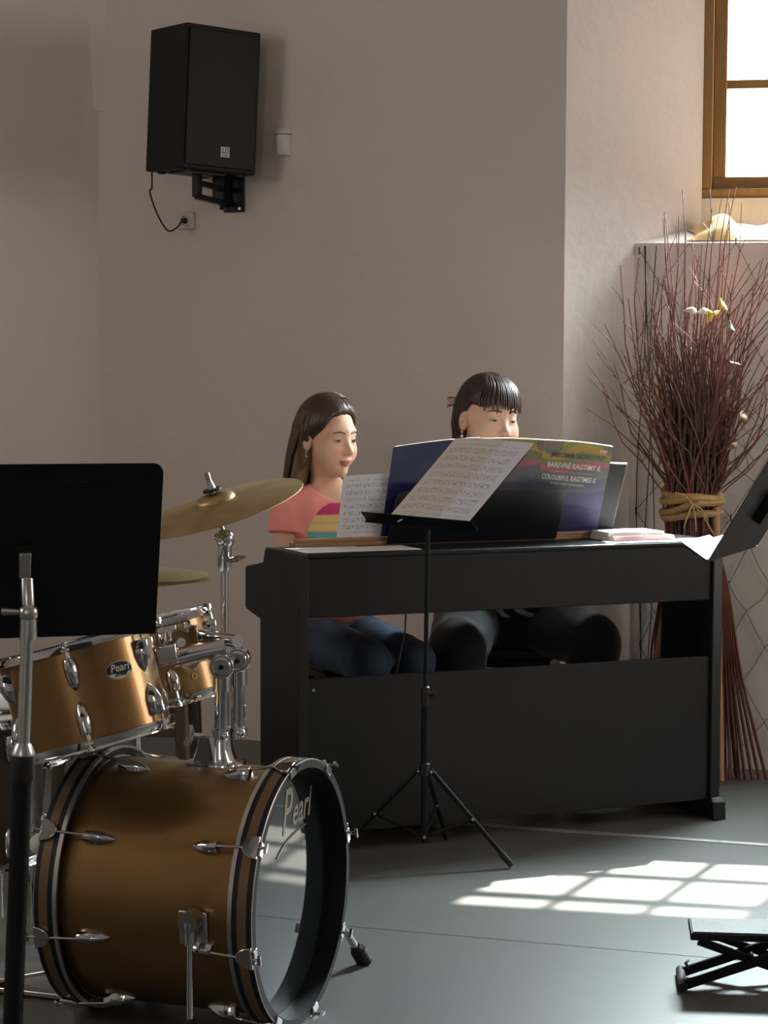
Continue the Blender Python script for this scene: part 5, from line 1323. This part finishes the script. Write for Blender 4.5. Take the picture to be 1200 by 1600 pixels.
        d = d + (0.0005 + 0.0011 * (h[:, 2] < 0.0)) * np.sin(34 * th_ + 3 * np.sin(9 * h[:, 2])) + 0.0006 * np.sin(61 * th_ + 8 * h[:, 2])
        part = np.exp(-((h[:, 0] + 0.012) / 0.006) ** 2) * (h[:, 2] > 0.06) * (h[:, 1] > -0.03)
        return (d + 0.004 * part) * P['hs']
    hd = P['fromh']((0, 0, 0)); Vv, Q = surface(hair, hd + V(-0.20, -0.22, -0.30), hd + V(0.20, 0.18, 0.17), 0.0030)
    def hcol(v):
        h = P['toh'](v); t = np.clip((0.02 - h[:, 2]) / 0.22, 0, 1)[:, None]; th_ = np.arctan2(h[:, 0], -h[:, 1] + 0.02)
        s = (0.5 + 0.5 * np.sin(47 * th_ + 5 * np.sin(6 * h[:, 2])))[:, None] * 0.35 + 0.75
        return (np.array((0.052, 0.028, 0.016)) * (1 - t) + np.array((0.21, 0.115, 0.05)) * t) * s
    hm = mat('brown_hair', (0.06, 0.03, 0.02), 0.42, var=0.12, vs_=30, attr='tint', stretch=(40, 40, 1))
    ho = mesh_sdf('hair', Vv, Q, P['tow'], hm, root, hcol, 1)
    rnd = random.Random(5); it = []
    for j in range(46):                                   # fine locks swept from the parting and hanging ends
        s = 1 if j % 3 else -1
        if j < 26:
            y0 = 0.048 - 0.09 * rnd.random(); a = rnd.random()
            p0 = V(-0.012, y0, 0.036 + 0.098 * math.sqrt(max(0.05, 1 - ((y0 + 0.014) / 0.108) ** 2))); pts = []
            for t in np.linspace(0, 1, 9):
                an_ = t * (1.35 + 0.25 * a); yy = y0 - 0.085 * t * (0.5 + a)
                rx = 0.0885 * math.sqrt(max(0.05, 1 - ((yy + 0.014) / 0.113) ** 2)); rz = 0.101 * math.sqrt(max(0.05, 1 - ((yy + 0.014) / 0.113) ** 2))
                pts.append(V(s * rx * math.sin(an_) - 0.012 * (1 - t), yy, 0.036 + rz * math.cos(an_)))
            it.append((pts, 0.0019))
        else:
            x0 = s * (0.035 + 0.045 * rnd.random()); y0 = -0.035 - 0.05 * rnd.random()
            pts = [V(x0 * (1 + 0.25 * t) + s * 0.006 * math.sin(5 * t + j), y0 - 0.02 * t + 0.006 * math.sin(4 * t + j), 0.0 - 0.235 * t - 0.02 * rnd.random() * t) for t in np.linspace(0, 1, 8)]
            it.append((pts, 0.0038))
    it2 = []
    for j in range(120):                                  # thin strands hugging the hair from the parting to the ends
        s = 1 if j % 4 else -1; a = rnd.random(); y0 = 0.04 - 0.11 * rnd.random(); pts = []
        ex = s * (0.085 - 0.05 * a) * (1.12 if s > 0 else 1.2); ey = -0.058 - 0.065 * a if s > 0 else -0.03 - 0.07 * a
        for t in np.linspace(0, 1, 14):
            if t < 0.5:
                q = t / 0.5; an_ = q * 1.50; yy = y0 + (ey + 0.03 - y0) * q ** 1.5; w_ = math.sqrt(max(0.05, 1 - ((yy + 0.014) / 0.116) ** 2))
                pts.append(V(s * 0.0905 * w_ * math.sin(an_) - 0.012 * (1 - q), yy, 0.038 + 0.106 * w_ * math.cos(an_)))
            else:
                q = (t - 0.5) / 0.5; b_ = pts[6]; pts.append(V(b_[0] + (ex * 1.02 - b_[0]) * q + s * 0.012 * math.sin(math.pi * q), b_[1] + (ey - 0.012 - b_[1]) * q - 0.012 * math.sin(math.pi * q), b_[2] + (-0.255 - 0.02 * rnd.random() - b_[2]) * q))
        it2.append((pts, 0.0013))
    o = obj('hair_strands', strands(P, it2[::2], None), mat('light_brown_strands', (0.15, 0.085, 0.042), 0.4, var=0.3, vs_=30), root, smooth=80); o['kind'] = 'stuff'
    o = obj('hair_strands', strands(P, it2[1::2], None), mat('dark_brown_strands', (0.06, 0.032, 0.018), 0.4, var=0.3, vs_=30), root, smooth=80); o['kind'] = 'stuff'
    o = obj('hair_locks', strands(P, it, None), mat('brown_hair_locks', (0.085, 0.045, 0.022), 0.4, var=0.2, vs_=40), root, smooth=80); o['kind'] = 'stuff'
    return P
GP = girl()

# ---- the woman
def woman():
    cfg = dict(label='woman with a dark fringe behind the music books, seated in black trousers', F=(0.10, -0.995), hip=(0.385, 7.02), hipz=0.57, k=1.10, fat=1.14, arm=1.1,
               head=at(763, 655, 6.80), hs=1.10, hrot=(math.radians(23), math.radians(-4), math.radians(-3)), neck=V(0.01, 0.115, 1.015),
               shoulder=[V(0.185, 0.10, 0.965), V(-0.185, 0.10, 0.965)], elbow=[V(0.235, 0.10, 0.71), V(-0.225, 0.11, 0.71)], wrist=[V(0.13, 0.30, 0.765), V(-0.16, 0.27, 0.765)],
               handf=V(-0.1, 1, -0.02), knee=[V(0.19, 0.40, 0.505), V(-0.265, 0.27, 0.505)], ankle=[V(0.17, 0.33, 0.095), V(-0.27, 0.22, 0.095)], th=(0.112, 0.078), cheek=1.0,
               skin=(0.68, 0.43, 0.32), blush=(0.68, 0.34, 0.25), lips=(0.45, 0.17, 0.15), iris=(0.10, 0.12, 0.13), brow=(0.06, 0.03, 0.02), gaze=(0.0, -0.003), open=0.30, ear=0.0052,
               lo=(-0.38, -0.26, -0.01), hi=(0.38, 0.60, 1.42), res=0.0042)
    P = person(cfg); root = P['root']; k = P['k']; sh, el, neck = P['sh'], P['el'], P['neck']
    def shirt(q):
        d = P['torso'](q, 0.013); ang = np.arctan2(q[:, 1], q[:, 0]); d = d - 0.004 * np.sin(7 * ang + 10 * q[:, 2])
        for i in (0, 1):
            e = sh[i] + (el[i] - sh[i]) * 0.85; dirn = nz(e - sh[i]); sl_ = smax(cap(q, sh[i], e, 0.064, 0.066), (q - (sh[i] + dirn * 0.2)) @ dirn, 0.004); d = smin(d, sl_, 0.03)
        d = smin(d, ell(q, (0, 0.10, 0.655), (0.165, 0.135, 0.105)), 0.05)
        d = smax(d, -ell(q, neck + V(0, 0.04, 0.035), (0.092, 0.095, 0.075)), 0.006)
        return smax(d, 0.575 - q[:, 2], 0.004)
    Vv, Q = surface(shirt, (-0.36, -0.24, 0.5), (0.36, 0.34, 1.10), 0.0042)
    def tint(v):
        s = np.sin(95 * (v[:, 0] + 0.25 * v[:, 2]) + 4 * np.sin(17 * v[:, 2] + 30 * v[:, 1])); return np.where(s[:, None] > 0.35, np.array((0.62, 0.60, 0.58)), np.array((0.012, 0.012, 0.015)))
    mesh_sdf('blouse', Vv, Q, P['tow'], mat('black_and_white_print', (0.1, 0.1, 0.1), 0.8, var=0.03, attr='tint'), root, tint, 2)
    def tr(q):
        g = 0.009; d = ell(q, (0, 0, P['hipz'] + 0.0), (0.150 * k * 1.14 + 0.008, 0.118 * k * 1.12 + 0.008, 0.105 * k + 0.008))
        for i in (0, 1): d = smin(d, smin(P['thigh'](q, i, g), P['shin'](q, i, g + 0.006), 0.02), 0.03)
        d = d - 0.003 * np.sin(38 * q[:, 1] + 30 * q[:, 0] + 2 * np.sin(20 * q[:, 2]))
        return smax(smax(d, q[:, 2] - 0.66, 0.004), 0.09 - q[:, 2], 0.004)
    Vv, Q = surface(tr, (-0.40, -0.24, 0.05), (0.38, 0.56, 0.72), 0.0052)
    mesh_sdf('trousers', Vv, Q, P['tow'], mat('black_trouser_cloth', (0.012, 0.013, 0.017), 0.8, var=0.2, vs_=30, sheen=0.2), root)
    for i in (0, 1):
        a = P['an'][i]
        sv = lambda q: smax(smin(cap(q, a + V(0, -0.03, -0.045), a + V(0, 0.16, -0.062), 0.045, 0.034), cap(q, a, a + V(0, 0, -0.05), 0.05), 0.02), 0.003 - q[:, 2], 0.003)
        Vv, Q = surface(sv, a + V(-0.09, -0.12, -0.12), a + V(0.09, 0.27, 0.08), 0.006)
        mesh_sdf('shoe', Vv, Q, P['tow'], M['rubber'], root)
    def hair(q):
        h = P['toh'](q); ax_ = np.abs(h[:, 0])
        c = ell(h, (0, -0.014, 0.036), (0.086, 0.108, 0.100))
        c = smin(c, ell(h, (0, -0.050, -0.005), (0.080, 0.062, 0.075)), 0.03)
        c = smax(c, (h[:, 1] - 0.75 * h[:, 2] + 0.016) / 1.25, 0.010)
        fr = smax(ell(h, (0, -0.004, 0.036), (0.084, 0.106, 0.098)), 0.046 + 0.006 * np.sin(90 * h[:, 0]) - 0.12 * np.clip(ax_ - 0.045, 0, 1) - h[:, 2], 0.006)
        fr = smax(fr, -h[:, 1] - 0.02, 0.01)
        d = smin(c, fr, 0.010)
        pt = smin(cap(h, (0, -0.10, -0.01), (0.01, -0.118, -0.075), 0.030, 0.020), cap(h, (0.01, -0.118, -0.075), (0.02, -0.110, -0.13), 0.020, 0.008), 0.02)
        pt = smin(pt, cap(h, (0.045, -0.07, -0.03), (0.055, -0.08, -0.105), 0.030, 0.012), 0.02)
        d = smin(d, pt, 0.02)
        th_ = np.arctan2(h[:, 0], h[:, 2] - 0.02)
        d = d + np.where(h[:, 1] > 0.0, 0.0016 * np.sin(150 * h[:, 0] + 2 * np.sin(25 * h[:, 2])), 0.0015 * np.sin(30 * np.arctan2(h[:, 0], -h[:, 1]) + 9 * h[:, 2]))
        return d * P['hs']
    hd = P['fromh']((0, 0, 0)); Vv, Q = surface(hair, hd + V(-0.17, -0.20, -0.20), hd + V(0.17, 0.18, 0.18), 0.0032)
    def hcol(v):
        h = P['toh'](v); s = (0.5 + 0.5 * np.sin(130 * h[:, 0] + 20 * h[:, 1]))[:, None] * 0.4 + 0.7; return np.array((0.036, 0.016, 0.011)) * s
    mesh_sdf('hair', Vv, Q, P['tow'], mat('dark_brown_hair', (0.05, 0.02, 0.015), 0.38, var=0.15, vs_=30, attr='tint', stretch=(60, 60, 2)), root, hcol, 1)
    rnd = random.Random(8); it = []
    for j in range(24):                                   # fringe
        x0 = -0.072 + 0.144 * j / 23 + 0.003 * rnd.uniform(-1, 1); pts = []; end = 0.022 + 0.022 * rnd.random() - 0.10 * max(0, abs(x0) - 0.05)
        for t in np.linspace(0, 1, 8):
            z = 0.125 * (1 - t) + end * t; xx = x0 * (0.55 + 0.45 * min(1, t * 1.5)); rr = 1 - ((z - 0.036) / 0.101) ** 2 - (xx / 0.087) ** 2
            pts.append(V(xx, -0.004 + 0.1085 * math.sqrt(max(0.03, rr)), z))
        it.append((pts, 0.0032))
    for j in range(8):                                    # flyaway ends at the back
        pts = [V(0.07 + 0.01 * t, -0.06 - 0.05 * t, 0.025 + 0.012 * j * 0.3 + 0.01 * math.sin(3 * t + j) * t) for t in np.linspace(0, 1, 5)]; it.append((pts, 0.0012))
    o = obj('hair_locks', strands(P, it, None), mat('dark_brown_locks', (0.042, 0.018, 0.012), 0.4, var=0.2, vs_=40), root, smooth=80); o['kind'] = 'stuff'
    return P
WPn = woman()

# ---- seats
def bench(name, label, c, F, w, d, z, leg=0.075):
    F = nz(V(*F, 0)); Rr = V(F[1], -F[0], 0); ax = (Rr, F, ZUP); c = V(c[0], c[1], 0)
    root = thing(name, label, 'bench', c)
    obj('seat_cushion', MB().box(c + ZUP * (z - 0.02), (w, d, 0.04), ax), mat('black_seat_leather', (0.012, 0.012, 0.013), 0.5, bump=0.1, bs=200), root, bevel=0.014, bseg=3)
    obj('apron', MB().box(c + ZUP * (z - 0.050), (w - 0.03, d - 0.03, 0.022), ax), M['black'], root, bevel=0.002)
    for sx in (-1, 1):
        for sy in (-1, 1):
            obj('leg', MB().box(c + Rr * sx * (w / 2 - leg / 2 - 0.008) + F * sy * (d / 2 - leg / 2 - 0.008) + ZUP * (z - 0.055) / 2, (leg, leg, z - 0.055), ax), M['black'], root, bevel=0.003)
bench('piano_bench', 'black piano bench under the girl in jeans', (-0.085, 6.745), (0.40, -0.916), 0.36, 0.30, 0.468)
bench('piano_bench', 'black piano bench under the woman in black trousers', (0.385, 7.02), (0.10, -0.995), 0.34, 0.26, 0.462, 0.03)
# ------------------------------------------------------------------ willow bundle, light net, cloth on the sill
M['willow'] = mat('willow_bark', (0.085, 0.030, 0.024), 0.55, var=0.35, vs_=12)
M['willow2'] = mat('red_willow_bark', (0.16, 0.048, 0.032), 0.5, var=0.35, vs_=12)
M['rope'] = mat('tan_rope', (0.36, 0.22, 0.085), 0.85, var=0.2, vs_=30, bump=0.5, bs=160)
M['straw'] = mat('straw', (0.42, 0.30, 0.13), 0.7, var=0.2)
def par_y(x): return PA[1] + (x - PA[0]) * WD[1] / WD[0]
def bundle():
    c0 = at(1081, 785, 7.09); zt = c0[2]; cx, cy = c0[0], c0[1]
    root = thing('willow_bundle', 'tall bundle of dark red willow rods tied with rope beside the window', 'branches', V(cx, cy, 0))
    rnd = random.Random(11)
    def clampy(p):
        lim = par_y(p[0]) - 0.012
        if p[2] < SZ + 0.02: p[1] = min(p[1], lim)
        if p[0] < PR_[0] + 0.02: p[1] = min(p[1], 7.16 + 0.55 * max(p[0] - 0.61, 0) - 0.01)
        return p
    def rod(kind):
        a = rnd.uniform(0, 2 * math.pi); rr = 0.082 * math.sqrt(rnd.random()); tx, ty = rr * math.cos(a), rr * math.sin(a)
        if kind == 'core':
            bx, by = tx * 1.25 + rnd.gauss(0, .02), ty * 1.2 + rnd.gauss(0, .015); top = rnd.uniform(1.28, 1.54); sx, sy = tx * 0.62 + rnd.gauss(0, .045), ty * 0.5 + rnd.gauss(0, .03); bend = 0.02
        elif kind == 'wide':
            bx, by = tx * 1.6 + rnd.gauss(0, .035), ty * 1.3 + rnd.gauss(0, .02); top = rnd.uniform(1.30, 1.78); sx = rnd.choice((-1, 1)) * rnd.uniform(0.04, 0.27); sy = rnd.uniform(-0.10, 0.06); bend = rnd.uniform(-0.09, 0.09)
        elif kind == 'tall':
            bx, by = tx * 1.2, ty * 1.2; top = rnd.uniform(1.72, 2.0); sx = rnd.uniform(-0.15, 0.13); sy = rnd.uniform(-0.05, 0.05); bend = rnd.uniform(-0.03, 0.03)
        elif kind == 'low':
            bx, by = tx, ty; top = rnd.uniform(1.18, 1.45); sx = rnd.choice((-1.15, 1)) * rnd.uniform(0.16, 0.29); sy = rnd.uniform(-0.10, 0.05); bend = rnd.uniform(-0.02, 0.08)
        pts = []; ks = (0, 0.35, 0.75, 1.0)
        low = [V(cx + bx, cy + by, 0.004), V(cx + tx * 1.15 + bx * 0.25, cy + ty * 1.1 + by * 0.2, zt * 0.5), V(cx + tx * 0.98, cy + ty * 0.98, zt * 0.86)]
        up = []
        for t in np.linspace(0, 1, 7):
            e = t ** 1.25
            up.append(V(cx + tx + sx * e + bend * math.sin(math.pi * t) + rnd.gauss(0, .006), cy + ty + sy * e, zt + (top - zt) * t))
        pts = [clampy(p) for p in low + up]
        r0 = rnd.uniform(0.0026, 0.0044)
        return pts, [r0 * (1.15 - 0.9 * i / (len(pts) - 1)) + 0.0007 for i in range(len(pts))]
    core = MB()
    for i in range(150):
        p, r = rod('core'); core.tube(p, r, 5)
    o = obj('rod_core', core, M['willow'], root, smooth=80); o['kind'] = 'stuff'
    for i in range(124):
        kind = 'wide' if i < 72 else 'tall' if i < 94 else 'low'
        p, r = rod(kind); m = MB().tube(p, r, 6)
        for q in range(rnd.choice((0, 1, 1, 2))):           # side twig
            j = rnd.randint(5, 8); d = nz(V(rnd.uniform(-1, 1), rnd.uniform(-.4, .2), rnd.uniform(0.6, 1.4))) * rnd.uniform(0.06, 0.16)
            a = p[j]; b_ = clampy(a + d); m.tube([a, clampy((a + b_) / 2 + V(0, 0, 0.006)), b_], [0.0018, 0.0014, 0.0009], 5)
        obj('rod', m, M['willow2'] if i % 3 else M['willow'], root, smooth=80)
    # splayed lower ends at the right
    for i in range(9):
        x1 = 0.07 + 0.022 * i + rnd.uniform(-.01, .01)
        p = [V(cx + 0.06, cy - 0.03, zt * 0.93), V(cx + 0.095 + 0.003 * i, cy - 0.05, zt * 0.70), V(cx + 0.085 + 0.010 * i, cy - 0.045 - 0.004 * i, zt * 0.38), V(cx + 0.07 + 0.024 * i, cy - 0.03, 0.004)]
        q = []
        for k in range(len(p) - 1):
            pm, p0, p1, p2 = p[max(k - 1, 0)], p[k], p[k + 1], p[min(k + 2, 3)]
            for t in np.linspace(0, 1, 4, endpoint=False): q.append(clampy(0.5 * (2 * p0 + (p1 - pm) * t + (2 * pm - 5 * p0 + 4 * p1 - p2) * t * t + (3 * p0 - pm - 3 * p1 + p2) * t ** 3)))
        q.append(p[-1]); obj('rod', MB().tube(q, np.linspace(0.0036, 0.0062, len(q)), 6), M['willow2'], root, smooth=80)
    for i in range(7):
        x1 = -0.08 - 0.012 * i; p = [V(cx - 0.05, cy - 0.04, zt * 0.9), V(cx - 0.085 - 0.006 * i, cy - 0.06, zt * 0.5), V(cx + x1 - 0.02, cy - 0.05, 0.004)]
        obj('rod', MB().tube(p, (0.004, 0.005, 0.0055), 6), M['willow2'], root, smooth=80)
    # rope
    for k, (dz, ti, R) in enumerate(((-0.038, 0.10, 0.094), (-0.014, 0.22, 0.099), (0.010, 0.06, 0.097), (0.030, -0.12, 0.093))):
        loop = [V(cx + R * math.cos(a), cy + R * 0.95 * math.sin(a), zt + dz + ti * 0.1 * math.cos(a + 0.4 * k) + 0.004 * math.sin(3 * a)) for a in np.linspace(0, 2 * math.pi, 40, endpoint=False)]
        obj('rope_turn', MB().tube(loop, 0.0125, 8, closed=True), M['rope'], root)
    kn = V(cx - 0.012, cy - 0.105, zt)
    for d in ((-0.06, -0.005, 0.04), (0.07, -0.004, -0.10), (0.012, -0.006, -0.09), (-0.03, -0.004, -0.08), (0.05, -0.01, -0.05)):
        e = kn + V(*d); obj('straw_end', MB().tube([kn, (kn + e) / 2 + V(0, -0.01, 0.012), e], [0.0034, 0.003, 0.002], 6), M['straw'], root)
    st = at(1119, 815, 7.02); obj('stake', MB().tube([V(st[0] + 0.03, 7.03, 0.004), V(st[0], 7.03, zt - 0.01)], 0.0125, 10), mat('peeled_stake', (0.42, 0.22, 0.10), 0.6, var=0.15), root)
bundle()
# dried leaves and a pale blossom caught in the rods
def leaf(name, label, x, y, Y, size, rot, m_, cat, seed, petals=1, group=None):
    rnd = random.Random(seed); c = at(x, y, Y); m = MB()
    root = thing(name, label, cat, c, group)
    for k in range(petals):
        a = rot + k * 2 * math.pi / max(petals, 1) * 0.9; d = nz(V(math.cos(a), -0.35 + 0.3 * rnd.random(), math.sin(a))); s = nz(np.cross(d, V(0.2, -1, 0.3))); n = np.cross(d, s); g = []
        for i in range(7):
            t = i / 6; w = size * 0.24 * math.sin(math.pi * min(1, 0.06 + t * 0.94)) ** 0.8; row = []
            for j in range(5): b = -1 + j / 2; row.append(c + d * size * t + s * w * b + n * size * (0.10 * b * b + 0.30 * math.sin(4 * t + seed)))
            g.append(row)
        obj('petal' if petals > 1 else 'blade', MB().sheet(g, 0.0007), m_, root, smooth=80)
    obj('stalk', MB().tube([c, c + V(-0.01, 0, -0.03), c + V(-0.004, 0.01, -0.07)], 0.0011, 6), M['willow'], root)
lw = mat('pale_dried_petal', (0.72, 0.68, 0.52), 0.6, var=0.2); ly = mat('yellow_petal', (0.72, 0.55, 0.05), 0.55, var=0.2); lg = mat('grey_green_leaf', (0.30, 0.32, 0.24), 0.6, var=0.2); lb = mat('dry_brown_leaf', (0.17, 0.11, 0.05), 0.7, var=0.25)
leaf('blossom', 'pale curled blossom caught in the willow rods', 1090, 488, 6.99, 0.045, 0.1, lw, 'blossom', 3, 2)
leaf('blossom', 'small bright yellow blossom among the willow rods', 1112, 492, 6.98, 0.030, 0.5, ly, 'blossom', 4, 3)
leaf('dried_leaf', 'yellow curled leaf at the top right of the willow bundle', 1133, 485, 6.98, 0.045, 1.9, ly, 'leaf', 5)
leaf('dried_leaf', 'silvery green leaf hanging below the yellow leaf', 1140, 500, 6.98, 0.040, -1.2, lg, 'leaf', 6)
leaf('dried_leaf', 'brown leaf at mid height on the right of the bundle', 1140, 562, 6.98, 0.042, -0.6, lb, 'leaf', 7)
leaf('dried_leaf', 'brown curled leaf hanging to the right of the rods', 1163, 640, 6.98, 0.050, -1.7, lb, 'leaf', 8)
leaf('dried_leaf', 'lowest brown leaf hanging right of the rods above the rope', 1153, 692, 6.98, 0.042, -2.6, lb, 'leaf', 9)

def light_net():
    root = thing('light_net', 'net of thin black fairy light wires hung on the parapet wall', 'fairy lights', V(PA[0], PA[1], 0) + WN * 0.006)
    rnd = random.Random(4); W_, H_ = 0.152, 0.232
    nodes = {}
    def node(i, j):
        if (i, j) not in nodes:
            t = (i + (0.5 if j % 2 else 0)) * W_ - 0.30 + rnd.uniform(-.018, .018); z = SZ - 0.01 - j * H_ / 2 + rnd.uniform(-.02, .02)
            nodes[(i, j)] = PA + WD * max(t, -0.31) + WN * (0.008 + 0.004 * rnd.random()) + ZUP * max(z, 0.03)
        return nodes[(i, j)]
    for j in range(15):
        for i in range(10):
            for di in ((0, -1) if j % 2 == 0 else (0, 1)):
                if not 0 <= i + di <= 9: continue
                a, b = node(i, j), node(i + di, j + 1); m_ = (a + b) / 2 + WD * rnd.uniform(-.006, .006) - ZUP * 0.004
                obj('wire', MB().tube([a, m_, b], 0.0011, 5), M['rubber'], root)
    for (i, j), p in list(nodes.items()):
        if (i + j) % 2 == 0: obj('bulb', MB().tube([p + ZUP * 0.012, p - ZUP * 0.014], [0.0028, 0.0018], 6), M['rubber'], root)
    # loose supply cables hanging at the left end
    for k in range(3):
        p = [PR_ + WD * (0.03 + 0.02 * k) + WN * 0.012 + ZUP * z + WD * 0.012 * math.sin(5 * z + 2 * k) for z in np.linspace(SZ - 0.01, 0.35, 14)]
        obj('supply_cable', MB().tube(p, 0.0018, 5), M['rubber'], root)
light_net()

def sill_cloth():
    rnd = random.Random(2); g = []
    a = on_line(1068, PA, WD)
    t0 = np.dot(a - PA, WD); 
    nr, nc = 16, 44
    ph = [rnd.uniform(0, 6.28) for _ in range(8)]
    for i in range(nr):
        row = []
        for j in range(nc):
            u = j / (nc - 1); v = i / (nr - 1); t = t0 + 0.70 * u + 0.02 * math.sin(4 * v + ph[0]); dpt = 0.012 + 0.125 * v
            edge = min(u * 14, 1) * min((1 - u) * 14, 1) * math.sin(math.pi * min(max(v, 0.0), 1)) ** 0.5
            h = 0.018 + 0.040 * math.exp(-((u - 0.155) / 0.085) ** 2) + 0.012 * math.sin(17 * u + ph[1] + 2 * v) + 0.008 * math.sin(39 * u + 5 * v + ph[2]) + 0.006 * math.sin(9 * v + 23 * u)
            p = PA + WD * t - WN * dpt; zb = SZ + (SB - SZ) * dpt / 0.2
            row.append(V(p[0], p[1], zb + 0.004 + max(h, 0.003) * edge))
        g.append(row)
    o = obj('sill_cloth', MB().sheet(g, 0.002), mat('golden_sacking', (0.62, 0.42, 0.17), 0.8, var=0.15, vs_=20, bump=0.3, bs=300, stretch=(1, 1, 6)), base=g[0][0], smooth=80)
    tag(o, 'crumpled golden cloth lying on the window sill', 'cloth')
sill_cloth()
